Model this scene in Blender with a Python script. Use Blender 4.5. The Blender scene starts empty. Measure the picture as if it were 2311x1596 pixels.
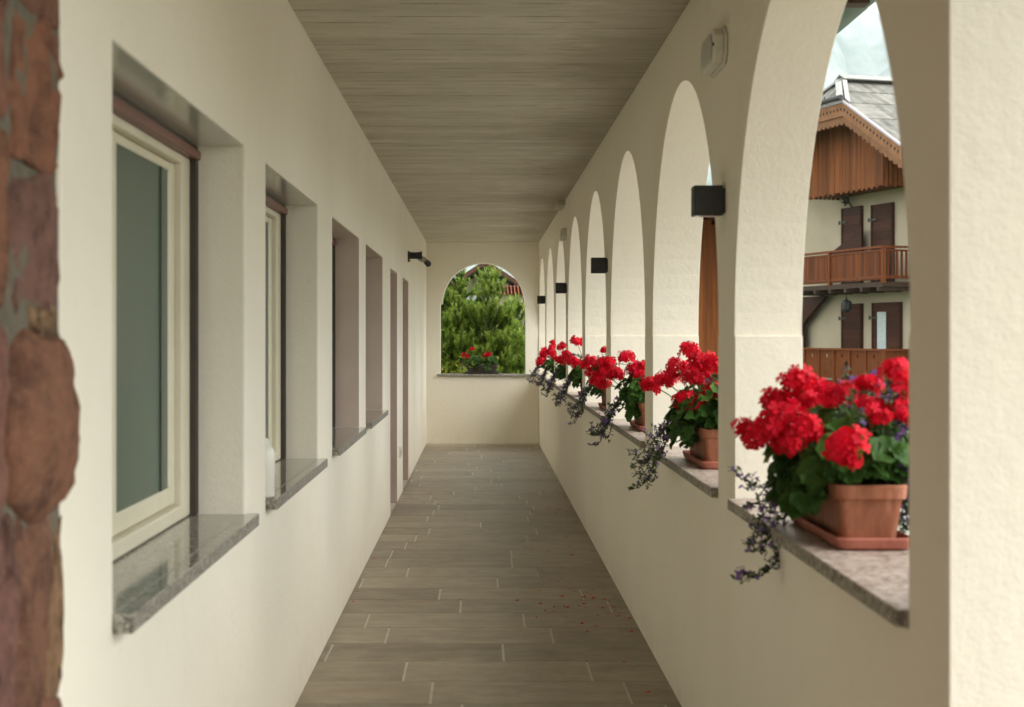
import bpy, bmesh, math, random
from mathutils import Vector, Matrix, noise as mnoise
R = math.radians
rnd = random.Random(7)
scene = bpy.context.scene
col = scene.collection

# ---------------------------------------------------------------- measured camera (photo measured at 2311 px width)
F, VX, VY, EZ = 3480.0, 1084.0, 758.0, 1.454
XL, XR, D, H = -0.724, 0.789, 20.72, 2.713          # left wall, arcade inner face, end wall, ceiling
XO = XR + 0.210                                     # arcade outer face

def P(x, y, Y):
    """world point seen at photo pixel (x, y) when it lies Y metres in front"""
    return Vector(((x - VX) / F * Y, Y, EZ + (VY - y) / F * Y))

# ---------------------------------------------------------------- helpers
def setp(o, label=None, cat=None, group=None, kind=None):
    if label: o["label"] = label
    if cat: o["category"] = cat
    if group: o["group"] = group
    if kind: o["kind"] = kind
    return o

def empty(name, loc=(0, 0, 0), rz=0.0, **k):
    o = bpy.data.objects.new(name, None)
    o.empty_display_size = 0.1
    o.location = loc
    o.rotation_euler = (0, 0, rz)
    col.objects.link(o)
    return setp(o, **k)

class MB:
    """collects pieces of one mesh"""
    def __init__(self):
        self.v, self.f, self.t, self.m = [], [], [], []
    def add(self, vs, fs, tint=0.5, m=0):
        b = len(self.v)
        self.v += [tuple(p) for p in vs]
        self.t += [tint] * len(vs)
        for q in fs:
            self.f.append(tuple(b + i for i in q)); self.m.append(m)
    def box(self, a, b, tint=0.5, m=0, M=None):
        (x0, y0, z0), (x1, y1, z1) = a, b
        vs = [Vector(p) for p in ((x0,y0,z0),(x1,y0,z0),(x1,y1,z0),(x0,y1,z0),(x0,y0,z1),(x1,y0,z1),(x1,y1,z1),(x0,y1,z1))]
        if M: vs = [M @ p for p in vs]
        self.add(vs, ((0,3,2,1),(4,5,6,7),(0,1,5,4),(1,2,6,5),(2,3,7,6),(3,0,4,7)), tint, m)
    def prism(self, outline, axis, lo, hi, tint=0.5, m=0):
        """2D outline extruded along axis 0/1/2"""
        n = len(outline)
        def mk(p, h):
            return (h, p[0], p[1]) if axis == 0 else ((p[0], h, p[1]) if axis == 1 else (p[0], p[1], h))
        vs = [mk(p, lo) for p in outline] + [mk(p, hi) for p in outline]
        fs = [tuple(range(n))[::-1], tuple(range(n, 2 * n))]
        fs += [(i, (i + 1) % n, n + (i + 1) % n, n + i) for i in range(n)]
        self.add(vs, fs, tint, m)
    def tube(self, pts, rad, seg=6, tint=0.5, m=0, cap=True):
        pts = [Vector(p) for p in pts]
        rs = rad if isinstance(rad, (list, tuple)) else [rad] * len(pts)
        vs, up = [], Vector((0.13, 0.21, 0.97))
        for i, p in enumerate(pts):
            d = (pts[min(i + 1, len(pts) - 1)] - pts[max(i - 1, 0)])
            d = d.normalized() if d.length > 1e-9 else Vector((0, 0, 1))
            a = d.cross(up)
            if a.length < 1e-3: a = d.cross(Vector((1, 0, 0)))
            a.normalize(); b = d.cross(a)
            for k in range(seg):
                t = 2 * math.pi * k / seg
                vs.append(p + (a * math.cos(t) + b * math.sin(t)) * rs[i])
        fs = [(i*seg + k, i*seg + (k+1) % seg, (i+1)*seg + (k+1) % seg, (i+1)*seg + k) for i in range(len(pts)-1) for k in range(seg)]
        if cap:
            fs.append(tuple(range(seg))[::-1]); e = (len(pts)-1)*seg
            fs.append(tuple(range(e, e + seg)))
        self.add(vs, fs, tint, m)
    def lathe(self, prof, seg=24, M=None, tint=0.5, m=0):
        vs, fs = [], []
        for r, z in prof:
            for k in range(seg):
                t = 2 * math.pi * k / seg
                p = Vector((r * math.cos(t), r * math.sin(t), z)); vs.append(M @ p if M else p)
        for i in range(len(prof) - 1):
            fs += [(i*seg+k, i*seg+(k+1) % seg, (i+1)*seg+(k+1) % seg, (i+1)*seg+k) for k in range(seg)]
        fs.append(tuple(range(seg))[::-1]); e = (len(prof)-1)*seg; fs.append(tuple(range(e, e+seg)))
        self.add(vs, fs, tint, m)
    def build(self, name, mats, parent=None, smooth=False, bevel=0.0, segs=2, fix=True, **k):
        me = bpy.data.meshes.new(name)
        me.from_pydata(self.v, [], self.f)
        for mt in (mats if isinstance(mats, (list, tuple)) else [mats]): me.materials.append(mt)
        at = me.attributes.new("tint", 'FLOAT', 'POINT')
        at.data.foreach_set("value", self.t)
        me.polygons.foreach_set("material_index", self.m)
        if fix:
            bm = bmesh.new(); bm.from_mesh(me)
            bmesh.ops.recalc_face_normals(bm, faces=bm.faces)
            bm.to_mesh(me); bm.free()
        if smooth: me.polygons.foreach_set("use_smooth", [True] * len(me.polygons))
        me.update()
        o = bpy.data.objects.new(name, me)
        col.objects.link(o)
        if parent: o.parent = parent
        if bevel:
            md = o.modifiers.new("soft_edges", 'BEVEL')
            md.width = bevel; md.segments = segs; md.limit_method = 'ANGLE'; md.angle_limit = R(40)
        return setp(o, **k)

def copy_tree(o, parent=None):
    c = o.copy(); col.objects.link(c); c.parent = parent
    for ch in list(o.children): copy_tree(ch, c)
    return c

# ---------------------------------------------------------------- materials
class NT:
    def __init__(self, name):
        self.mat = bpy.data.materials.new(name); self.mat.use_nodes = True
        self.t = self.mat.node_tree; self.b = self.t.nodes["Principled BSDF"]
    def n(self, kind, **k):
        x = self.t.nodes.new(kind)
        for a, v in k.items():
            if a.startswith("i_"):
                x.inputs[int(a[2:]) if a[2:].isdigit() else a[2:].replace("_", " ")].default_value = v
            else: setattr(x, a, v)
        return x
    def l(self, a, b): self.t.links.new(a, b)
    def coord(self, scale=(1, 1, 1)):
        c = self.n("ShaderNodeTexCoord"); mp = self.n("ShaderNodeMapping")
        mp.inputs["Scale"].default_value = scale
        self.l(c.outputs["Object"], mp.inputs["Vector"]); return mp.outputs[0]
    def noise(self, scale, detail=4, rough=0.55, vec=None):
        x = self.n("ShaderNodeTexNoise"); x.inputs["Scale"].default_value = scale
        x.inputs["Detail"].default_value = detail; x.inputs["Roughness"].default_value = rough
        self.l(vec if vec else self.coord(), x.inputs["Vector"]); return x.outputs["Fac"]
    def ramp(self, fac, stops):
        x = self.n("ShaderNodeValToRGB"); e = x.color_ramp.elements
        while len(e) < len(stops): e.new(0.5)
        for i, (p, c) in enumerate(stops):
            e[i].position = p; e[i].color = (*c, 1) if len(c) == 3 else c
        self.l(fac, x.inputs[0]); return x.outputs[0]
    def mix(self, a, b, fac, mode='MIX'):
        x = self.n("ShaderNodeMix", data_type='RGBA', blend_type=mode)
        for s, v in ((x.inputs[0], fac), (x.inputs[6], a), (x.inputs[7], b)):
            if hasattr(v, "is_linked"): self.l(v, s)
            else: s.default_value = v if isinstance(v, float) else (*v, 1)
        return x.outputs[2]
    def math(self, op, a, b=0.0, c=None):
        x = self.n("ShaderNodeMath", operation=op)
        for s, v in zip(x.inputs, (a, b, c)):
            if v is None: continue
            if hasattr(v, "is_linked"): self.l(v, s)
            else: s.default_value = v
        return x.outputs[0]
    def attr(self, name="tint"):
        return self.n("ShaderNodeAttribute", attribute_name=name).outputs["Fac"]
    def bump(self, h, strength=0.3, dist=0.004):
        x = self.n("ShaderNodeBump"); x.inputs["Strength"].default_value = strength; x.inputs["Distance"].default_value = dist
        self.l(h, x.inputs["Height"]); self.l(x.outputs[0], self.b.inputs["Normal"])
    def base(self, c, rough=0.6, spec=None, metal=0.0):
        if hasattr(c, "is_linked"): self.l(c, self.b.inputs["Base Color"])
        else: self.b.inputs["Base Color"].default_value = (*c, 1)
        if hasattr(rough, "is_linked"): self.l(rough, self.b.inputs["Roughness"])
        else: self.b.inputs["Roughness"].default_value = rough
        if spec is not None: self.b.inputs["Specular IOR Level"].default_value = spec
        self.b.inputs["Metallic"].default_value = metal
        return self

def mottled(name, c1, c2, scale=6, rough=0.6, bump=0.0, bscale=40, dist=0.003, spec=None, stretch=(1, 1, 1), metal=0.0, tint=0.0):
    m = NT(name); v = m.coord(stretch)
    f = m.noise(scale, 6, 0.6, v)
    c = m.ramp(f, [(0.3, c1), (0.7, c2)])
    if tint:
        a = m.math('MULTIPLY_ADD', m.attr(), tint * 2, 1 - tint)
        c = m.mix(c, a, 1.0, 'MULTIPLY')
    m.base(c, rough, spec, metal)
    if bump: m.bump(m.noise(bscale, 4, 0.6, v), bump, dist)
    return m.mat

def plaster(name, c1, c2, stain=(0.55, 0.5, 0.4)):
    m = NT(name)
    big = m.noise(0.9, 5, 0.6); mid = m.noise(7, 5, 0.6)
    c = m.ramp(big, [(0.3, c1), (0.72, c2)])
    c = m.mix(c, stain, m.math('MULTIPLY', m.ramp(mid, [(0.55, (0, 0, 0)), (0.9, (1, 1, 1))]), 0.12))
    # small dirt specks
    sp = m.ramp(m.noise(23, 2, 0.4), [(0.74, (0, 0, 0)), (0.8, (1, 1, 1))])
    c = m.mix(c, stain, m.math('MULTIPLY', sp, 0.25))
    cz = m.n("ShaderNodeTexCoord"); sz = m.n("ShaderNodeSeparateXYZ"); m.l(cz.outputs["Object"], sz.inputs[0])
    low = m.math('MAXIMUM', m.math('SUBTRACT', 1.0, m.math('DIVIDE', sz.outputs["Z"], 0.22)), 0.0)
    sc = m.ramp(m.noise(9, 6, 0.7), [(0.45, (0, 0, 0)), (0.7, (1, 1, 1))])
    c = m.mix(c, (0.30, 0.25, 0.18), m.math('MULTIPLY', m.math('MULTIPLY', low, sc), 0.16))
    m.base(c, 0.92, 0.15)
    h = m.math('ADD', m.math('MULTIPLY', m.noise(16, 3, 0.5), 1.6), m.math('ADD', m.noise(65, 4, 0.65), m.math('MULTIPLY', m.noise(190, 2, 0.5), 0.45)))
    m.bump(h, 0.40, 0.0038)
    return m.mat

M_PL = plaster("cream_plaster", (0.795, 0.743, 0.622), (0.84, 0.79, 0.682))
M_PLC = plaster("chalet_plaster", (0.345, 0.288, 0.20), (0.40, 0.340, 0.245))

def ceiling_mat():
    m = NT("board_marked_concrete")
    c = m.n("ShaderNodeTexCoord"); s = m.n("ShaderNodeSeparateXYZ"); m.l(c.outputs["Object"], s.inputs[0])
    yb = m.math('DIVIDE', s.outputs["Y"], 0.118)
    idx = m.math('FLOOR', yb); fr = m.math('FRACT', yb)
    wn = m.n("ShaderNodeTexWhiteNoise", noise_dimensions='1D'); m.l(idx, wn.inputs["W"])
    grain = m.noise(1.0, 8, 0.75, m.coord((7, 48, 1)))
    fine = m.noise(1.0, 6, 0.75, m.coord((30, 150, 1)))
    blot = m.noise(1.6, 8, 0.72, m.coord((1.2, 2.2, 1)))
    tone = m.math('ADD', m.math('MULTIPLY', wn.outputs["Value"], 0.20), m.math('ADD', m.math('MULTIPLY', grain, 0.5), m.math('MULTIPLY', blot, 0.75)))
    colr = m.ramp(tone, [(0.36, (0.36, 0.33, 0.255)), (0.70, (0.52, 0.485, 0.39)), (1.0, (0.64, 0.60, 0.50))])
    edge = m.math('LESS_THAN', m.math('ABSOLUTE', m.math('SUBTRACT', fr, 0.5)), 0.045)
    gap = m.ramp(m.noise(1.0, 4, 0.6, m.coord((3.1, 9, 1))), [(0.46, (0, 0, 0)), (0.6, (1, 1, 1))])
    edge = m.math('MULTIPLY', edge, gap)
    dark = m.ramp(m.noise(1.0, 3, 0.5, m.coord((3.2, 62, 1))), [(0.64, (0, 0, 0)), (0.72, (1, 1, 1))])
    colr = m.mix(colr, (0.12, 0.10, 0.07), m.math('MULTIPLY', edge, 0.9))
    colr = m.mix(colr, (0.18, 0.15, 0.11), m.math('MULTIPLY', dark, 0.42))
    pale = m.ramp(m.noise(1.0, 3, 0.5, m.coord((3.5, 22, 1.0))), [(0.27, (1, 1, 1)), (0.34, (0, 0, 0))])
    colr = m.mix(colr, (0.60, 0.56, 0.47), m.math('MULTIPLY', pale, 0.45))
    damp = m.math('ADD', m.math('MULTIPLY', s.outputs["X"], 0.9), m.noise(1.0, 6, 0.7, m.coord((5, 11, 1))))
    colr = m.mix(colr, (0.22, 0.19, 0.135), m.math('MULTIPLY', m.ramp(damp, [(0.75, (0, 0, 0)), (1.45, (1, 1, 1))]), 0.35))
    m.base(colr, 0.9, 0.2)
    h = m.math('SUBTRACT', m.math('ADD', m.math('MULTIPLY', fine, 0.6), m.math('MULTIPLY', wn.outputs["Value"], 0.9)), m.math('MULTIPLY', edge, 1.2))
    m.bump(h, 0.6, 0.004)
    return m.mat
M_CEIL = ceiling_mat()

def tile_mat():
    m = NT("stone_tile")
    t = m.attr()
    off = m.n("ShaderNodeCombineXYZ"); m.l(m.math('MULTIPLY', t, 37.0), off.inputs[0]); m.l(m.math('MULTIPLY', t, 91.0), off.inputs[1])
    add = m.n("ShaderNodeVectorMath", operation='ADD'); m.l(m.coord((1, 1, 1)), add.inputs[0]); m.l(off.outputs[0], add.inputs[1])
    mp = m.n("ShaderNodeMapping"); mp.inputs["Scale"].default_value = (3.2, 9, 1); m.l(add.outputs[0], mp.inputs[0])
    st = m.noise(1.0, 9, 0.74, mp.outputs[0])
    cl = m.noise(5.0, 8, 0.72, add.outputs[0])
    f = m.math('ADD', m.math('MULTIPLY', st, 0.75), m.math('ADD', m.math('MULTIPLY', cl, 0.5), m.math('MULTIPLY', t, 0.14)))
    c = m.ramp(f, [(0.50, (0.155, 0.125, 0.084)), (0.70, (0.275, 0.228, 0.160)), (0.92, (0.40, 0.34, 0.25))])
    rust = m.ramp(m.noise(1.0, 4, 0.6, m.coord((1.3, 5, 1))), [(0.58, (0, 0, 0)), (0.72, (1, 1, 1))])
    c = m.mix(c, (0.32, 0.20, 0.11), m.math('MULTIPLY', rust, 0.45))
    m.base(c, m.math('MULTIPLY_ADD', st, 0.25, 0.33), 0.4)
    m.bump(m.math('ADD', st, m.noise(120, 3, 0.6)), 0.25, 0.002)
    return m.mat
M_TILE = tile_mat()
M_GROUT = mottled("pale_grout", (0.50, 0.47, 0.40), (0.62, 0.585, 0.505), 9, 0.9)

def granite(name, dark, mid, light, rough, scale=1.0):
    m = NT(name)
    v = m.n("ShaderNodeTexVoronoi"); v.inputs["Scale"].default_value = 150 * scale; m.l(m.coord(), v.inputs["Vector"])
    sp = m.n("ShaderNodeSeparateColor"); m.l(v.outputs["Color"], sp.inputs[0])
    f = m.math('ADD', m.math('MULTIPLY', sp.outputs[0], 0.6), m.math('MULTIPLY', m.noise(28 * scale, 5, 0.65), 0.5))
    m.base(m.ramp(f, [(0.25, dark), (0.55, mid), (0.85, light)]), rough, 0.5)
    m.bump(m.noise(60, 3, 0.6), 0.08, 0.002)
    return m.mat
M_GRAN = granite("polished_granite", (0.17, 0.16, 0.135), (0.32, 0.305, 0.26), (0.44, 0.415, 0.355), 0.05)
M_GRANE = granite("sawn_granite_edge", (0.10, 0.09, 0.075), (0.24, 0.22, 0.18), (0.40, 0.37, 0.31), 0.7)
M_PORPH = granite("pink_porphyry", (0.22, 0.165, 0.135), (0.39, 0.315, 0.265), (0.52, 0.45, 0.39), 0.45, 0.55)
M_PORPHE = granite("porphyry_edge", (0.13, 0.11, 0.085), (0.26, 0.23, 0.185), (0.38, 0.34, 0.28), 0.8, 0.6)
M_SOFF = mottled("glossy_grey_lintel", (0.50, 0.495, 0.43), (0.55, 0.54, 0.475), 3, 0.14)
M_FRAME = mottled("cream_frame_paint", (0.66, 0.61, 0.46), (0.72, 0.67, 0.53), 5, 0.4, 0.06, 90, 0.001)
M_RUB = mottled("brown_rail", (0.035, 0.024, 0.018), (0.055, 0.038, 0.028), 20, 0.45)
M_MAROON = mottled("maroon_shutter_bar", (0.13, 0.032, 0.024), (0.18, 0.055, 0.04), 12, 0.35, stretch=(1, 0.2, 1))
M_PANE = NT("window_pane").base((0.085, 0.125, 0.095), 0.3, 0.2).mat
M_PANE2 = NT("pane_strip_dark").base((0.035, 0.05, 0.038), 0.3).mat  # dark colour of the strip added on the glass
M_DOORP = mottled("brown_door", (0.16, 0.10, 0.075), (0.22, 0.14, 0.10), 4, 0.45, 0.1, 30, stretch=(1, 1, 0.1))
M_BLACK = mottled("anthracite_metal", (0.018, 0.019, 0.017), (0.028, 0.029, 0.026), 60, 0.55, 0.05, 300, 0.0006)
M_WHITEP = mottled("white_plastic", (0.66, 0.64, 0.56), (0.72, 0.70, 0.62), 8, 0.4)
M_LENS = mottled("frosted_lens", (0.42, 0.40, 0.34), (0.50, 0.48, 0.41), 10, 0.3)
M_GREYP = mottled("grey_camera_body", (0.40, 0.39, 0.34), (0.48, 0.46, 0.40), 8, 0.4)
M_DARKL = NT("dark_lens").base((0.012, 0.010, 0.012), 0.12, 0.6).mat

def terra(name, a, b):
    m = NT(name); f = m.noise(1.0, 6, 0.65, m.coord((22, 22, 5)))
    c = m.ramp(f, [(0.3, a), (0.56, b), (0.74, tuple(min(1, x * 1.35 + 0.07) for x in b))])
    m.base(c, 0.75, 0.25); m.bump(f, 0.2, 0.003); return m.mat
M_TERRA = terra("terracotta", (0.17, 0.062, 0.032), (0.31, 0.118, 0.062))
M_TERRA2 = terra("terracotta_saucer", (0.27, 0.085, 0.058), (0.38, 0.13, 0.088))
M_DKPOT = mottled("dark_plastic_trough", (0.035, 0.025, 0.022), (0.05, 0.036, 0.03), 10, 0.5)
M_SOIL = mottled("potting_soil", (0.02, 0.014, 0.01), (0.05, 0.035, 0.022), 60, 0.95, 0.6, 80)

def leafmat(name, stops, trans=0.25, rough=0.5, spec=0.35):
    m = NT(name)
    c = m.ramp(m.math('ADD', m.attr(), m.math('MULTIPLY_ADD', m.noise(30, 3), 0.24, -0.12)), stops)
    m.base(c, rough, spec)
    tr = m.n("ShaderNodeBsdfTranslucent"); m.l(c, tr.inputs[0])
    mx = m.n("ShaderNodeMixShader"); mx.inputs[0].default_value = trans
    out = m.t.nodes["Material Output"]
    m.l(m.b.outputs[0], mx.inputs[1]); m.l(tr.outputs[0], mx.inputs[2]); m.l(mx.outputs[0], out.inputs[0])
    return m.mat
M_LEAF = leafmat("geranium_leaf", [(0.0, (0.024, 0.066, 0.010)), (0.5, (0.07, 0.155, 0.028)), (0.85, (0.145, 0.25, 0.05)), (1.0, (0.30, 0.31, 0.03))], 0.25, 0.5, 0.2)
M_TRAIL = leafmat("trailing_leaf", [(0.0, (0.028, 0.050, 0.020)), (1.0, (0.095, 0.145, 0.055))], 0.2)
M_RED = leafmat("red_petal", [(0.0, (0.40, 0.003, 0.022)), (0.5, (0.72, 0.004, 0.02)), (1.0, (0.86, 0.012, 0.05))], 0.35, 0.55, 0.2)
M_PURP = leafmat("purple_petal", [(0.0, (0.17, 0.08, 0.28)), (1.0, (0.32, 0.19, 0.48))], 0.3, 0.6, 0.2)
M_PINE = leafmat("pine_needles", [(0.0, (0.032, 0.068, 0.010)), (0.45, (0.10, 0.185, 0.020)), (0.8, (0.21, 0.315, 0.035)), (1.0, (0.31, 0.39, 0.06))], 0.25, 0.5, 0.3)
M_YEL = leafmat("yellow_leaf", [(0.0, (0.10, 0.14, 0.02)), (1.0, (0.55, 0.46, 0.03))], 0.3)
M_BARK = mottled("pine_bark", (0.055, 0.038, 0.026), (0.13, 0.088, 0.055), 14, 0.9, 0.6, 40, stretch=(1, 1, 0.3))

def wood(name, a, b, stretch=(14, 14, 0.8), tint=0.3, rough=0.65):
    return mottled(name, a, b, 1.0, rough, 0.25, 1.0, 0.004, 0.12, stretch, 0.0, tint)
M_WCLAD = wood("orange_stained_cladding", (0.10, 0.031, 0.008), (0.21, 0.066, 0.016))
M_WBARN = wood("orange_barn_boards", (0.10, 0.032, 0.008), (0.19, 0.062, 0.015))
M_WBARGE = wood("tan_bargeboard", (0.17, 0.075, 0.032), (0.245, 0.115, 0.052), (4, 4, 4))
M_WRAIL = wood("brown_balcony_wood", (0.085, 0.022, 0.005), (0.155, 0.044, 0.010))
M_WDOOR = wood("dark_door_wood", (0.030, 0.010, 0.004), (0.058, 0.019, 0.007), (1, 1, 14))
M_WDARK = wood("dark_soffit_wood", (0.035, 0.02, 0.012), (0.07, 0.042, 0.026))
M_WGREY = wood("weathered_roof_boards", (0.125, 0.12, 0.105), (0.235, 0.225, 0.20), (3, 3, 3), 0.28, 0.8)
M_RIDGE = wood("pale_ridge_boards", (0.26, 0.255, 0.235), (0.36, 0.355, 0.33), (3, 3, 3), 0.15)
M_IRON = mottled("dark_iron", (0.012, 0.013, 0.011), (0.03, 0.03, 0.026), 30, 0.6)
M_HOLE_SHADE = NT("painted_hole_shade").base((0.02, 0.012, 0.008), 0.9).mat  # near-black colour for the shade inside bargeboard holes
M_CURT = mottled("lace_curtain", (0.30, 0.36, 0.34), (0.50, 0.56, 0.54), 30, 0.25)
M_BASEPL = mottled("grey_brown_render", (0.24, 0.20, 0.145), (0.33, 0.28, 0.21), 3, 0.9, 0.3, 30)
M_COPPER = mottled("green_patina_copper", (0.035, 0.085, 0.06), (0.085, 0.13, 0.095), 9, 0.55, 0.1, 40, stretch=(1, 0.3, 1), metal=0.4)
M_TILEROOF = mottled("orange_roof_tiles", (0.30, 0.085, 0.034), (0.42, 0.14, 0.062), 12, 0.8, tint=0.18)
M_GREYB = mottled("grey_gutter_board", (0.20, 0.20, 0.21), (0.30, 0.30, 0.31), 5, 0.6)

# ---------------------------------------------------------------- ground, terrace
def grid_sheet(x0, x1, y0, y1, nx, ny, fz):
    m = MB()
    vs = [(x0 + (x1-x0)*i/nx, y0 + (y1-y0)*j/ny) for j in range(ny+1) for i in range(nx+1)]
    m.add([(x, y, fz(x, y)) for x, y in vs], [(j*(nx+1)+i, j*(nx+1)+i+1, (j+1)*(nx+1)+i+1, (j+1)*(nx+1)+i) for j in range(ny) for i in range(nx)])
    return m
def ground_mat():
    m = NT("gravel_yard_and_grass")
    f = m.noise(0.16, 5, 0.6); g = m.noise(9, 5, 0.7)
    a = m.ramp(g, [(0.3, (0.27, 0.255, 0.215)), (0.7, (0.39, 0.37, 0.32))])
    b = m.ramp(g, [(0.3, (0.035, 0.065, 0.018)), (0.7, (0.085, 0.13, 0.04))])
    c = m.n("ShaderNodeTexCoord"); v = m.n("ShaderNodeVectorMath", operation='DISTANCE'); v.inputs[1].default_value = (7, 10, -.6)
    m.l(c.outputs["Object"], v.inputs[0])
    yard = m.math('ADD', m.math('DIVIDE', v.outputs["Value"], 34.0), m.math('MULTIPLY', f, .5))
    m.base(m.mix(a, b, m.ramp(yard, [(0.94, (0, 0, 0)), (1.0, (1, 1, 1))])), 0.95, 0.2)
    m.bump(g, 0.5, 0.03); return m.mat
g = grid_sheet(-6000, 6000, -6000, 6000, 60, 60, lambda x, y: -0.6)
g.build("ground", ground_mat(), fix=False, kind="structure")

# floor: tiles 0.8 x 0.4 on a grout bed; joint positions per row read from the photo
fl = MB()
fl.box((-3.2, -4.0, -0.6), (3.6, 2.60, -0.004), m=1)
fl.box((XL - 0.2, 2.60, -0.6), (XO + 0.10, D + 0.25, -0.004), m=1)
joints = [-0.199, -0.072, -0.199, -0.326, -0.695, -0.452, -0.577, -0.106, -0.229, -0.698, -0.447]
Y0, TW, TL, G = 6.093, 0.4, 0.8, 0.0055
for r in range(-25, 37):
    ya = Y0 + (r - 1) * TW; yb = ya + TW
    if yb < -4 or ya > D: continue
    jx = joints[r + 1] if 0 <= r + 1 < len(joints) else rnd.uniform(-0.8, 0)
    jx += 0.0
    lo, hi = (-3.2, 3.6) if yb < 2.6 else (XL - 0.005, XR + 0.005)
    k = math.floor((lo - jx) / TL)
    while True:
        a, b = jx + k * TL, jx + (k + 1) * TL
        k += 1
        if a >= hi: break
        if b <= lo: continue
        fl.box((max(a + G, lo), max(ya + 0.0022, -4), -0.003), (min(b - G, hi), min(yb - 0.0022, D), 0.0), tint=rnd.random())
fl.build("floor", [M_TILE, M_GROUT], kind="structure")

# ---------------------------------------------------------------- left house wall with windows and doors
WIN = [(3.04, 4.745), (5.205, 6.884), (7.543, 9.229), (9.747, 11.45)]
DOORS = [(12.41, 13.46), (14.40, 15.55)]
WZ0, WZ1, DZ1 = 0.905, 2.038, 2.0
WT = 0.40
house = empty("house_wall", (0, 0, 0), label="long cream plastered house wall on the left, with deep windows and doorways", cat="wall")
cols = sorted({2.66, D} | {v for w in WIN + DOORS for v in w})
hw = MB()
zs = [0.0, WZ0 - 0.04, WZ0, DZ1, WZ1, H + 0.25]
def hole(y, z):
    for a, b in WIN:
        if a < y < b and WZ0 - 0.04 < z < WZ1: return True
    for a, b in DOORS:
        if a < y < b and z < DZ1: return True
    return False
idx = {}
def vid(x, j, k):
    key = (x, j, k)
    if key not in idx:
        idx[key] = len(hw.v); hw.v.append((XL if x == 0 else XL - WT, cols[j], zs[k])); hw.t.append(0.5)
    return idx[key]
def pres(j, k):
    return 0 <= j < len(cols)-1 and 0 <= k < len(zs)-1 and not hole((cols[j]+cols[j+1])/2, (zs[k]+zs[k+1])/2)
for j in range(len(cols)-1):
    for k in range(len(zs)-1):
        if not pres(j, k): continue
        q = [(j, k), (j+1, k), (j+1, k+1), (j, k+1)]
        hw.f.append(tuple(vid(0, *p) for p in q)); hw.m.append(0)
        hw.f.append(tuple(vid(1, *p) for p in q[::-1])); hw.m.append(0)
        for (dj, dk), (a, b) in (((0, -1), (0, 1)), ((1, 0), (1, 2)), ((0, 1), (2, 3)), ((-1, 0), (3, 0))):
            if not pres(j + dj, k + dk):
                hw.f.append((vid(0, *q[b]), vid(0, *q[a]), vid(1, *q[a]), vid(1, *q[b]))); hw.m.append(0)
hw.build("plastered_wall", M_PL, house, bevel=0.007)

def make_window(n, a, b, style):
    """style 0: pale frame and glass; 1: dark shutter closed"""
    L = b - a
    fx = XL - 0.161
    m = MB()                                       # outer frame, four members
    fo = 0.0
    for (y0, y1, z0, z1) in ((a+0.045, a+0.165, WZ0+0.003, WZ1-0.045), (b-0.165, b-0.045, WZ0+0.003, WZ1-0.045), (a+0.165, b-0.165, WZ0+0.003, WZ0+0.047), (a+0.165, b-0.165, WZ1-0.072, WZ1-0.045)):
        m.box((fx-0.07, y0, z0), (fx, y1, z1))
    w = m.build("window", M_FRAME, house, bevel=0.006)
    mid = a + (b - a)*0.435
    for s0, s1 in ((a+0.168, mid-0.002), (mid+0.002, b-0.168)):
        s = MB(); sx = fx - 0.022
        st, zb, zt = 0.062, WZ0+0.050, WZ1-0.075
        s.box((sx-0.045, s0, zb), (sx, s0+st, zt)); s.box((sx-0.045, s1-st, zb), (sx, s1, zt))
        s.box((sx-0.045, s0+st, zb), (sx-0.002, s1-st, zb+0.055)); s.box((sx-0.045, s0+st, zt-0.026), (sx-0.002, s1-st, zt))
        # glazing bead
        s.box((sx-0.043, s1-st-0.014, zb+0.055), (sx-0.003, s1-st, zt-0.026)); s.box((sx-0.043, s0+st, zb+0.055), (sx-0.003, s0+st+0.014, zt-0.026))
        s.build("sash", M_FRAME, w, bevel=0.005)
        p = MB(); p.box((sx-0.012, s0+st-0.01, zb+0.045), (sx-0.006, s1-st+0.01, zt-0.02)); p.build("pane", M_PANE, w)
        q = MB(); yy = s0+st + (s1-st-s0-st)*0.83
        q.box((sx-0.006, yy-0.012, zb+0.056), (sx-0.001, yy+0.012, zt-0.027)); q.build("dark_pane_strip", M_PANE2, w)
    for s in (0, 1):
        r = MB(); y0 = a+0.002 if s == 0 else b-0.043
        r.box((fx-0.01, y0, WZ0+0.002), (fx+0.012, y0+0.041, WZ1-0.047)); r.box((fx+0.012, y0, WZ0+0.002), (fx+0.018, y0+0.012, WZ1-0.047)); r.box((fx+0.012, y0+0.029, WZ0+0.002), (fx+0.018, y0+0.041, WZ1-0.047))
        r.build("guide_rail", M_RUB, w)
    r = MB(); r.box((fx-0.01, a+0.002, WZ1-0.0455), (fx+0.026, b-0.002, WZ1-0.018)); r.box((fx-0.01, a+0.002, WZ1-0.017), (fx+0.018, b-0.002, WZ1-0.004), m=1)
    r.build("shutter_bar", [M_MAROON, M_RUB], w, bevel=0.004)
    sl = MB()
    sl.box((XL-WT+0.02, a+0.001, WZ0-0.038), (XL+0.0005, b-0.001, WZ0))
    sl.box((XL+0.0005, a-0.004, WZ0-0.038), (XL+0.040, b+0.026, WZ0), m=0)
    so = sl.build("sill", [M_GRAN, M_GRANE], w, bevel=0.0025)
    for p in so.data.polygons:
        if abs(p.normal.z) < 0.5: p.material_index = 1
    lt = MB(); lt.box((fx-0.07, a+0.001, WZ1-0.003), (XL-0.004, b-0.001, WZ1+0.02)); lt.build("lintel_soffit", M_SOFF, w)
    return w
M_ROSE = mottled("rose_beige_reveal", (0.52, 0.415, 0.355), (0.58, 0.47, 0.405), 5, 0.85, 0.3, 60, 0.002)
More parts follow.
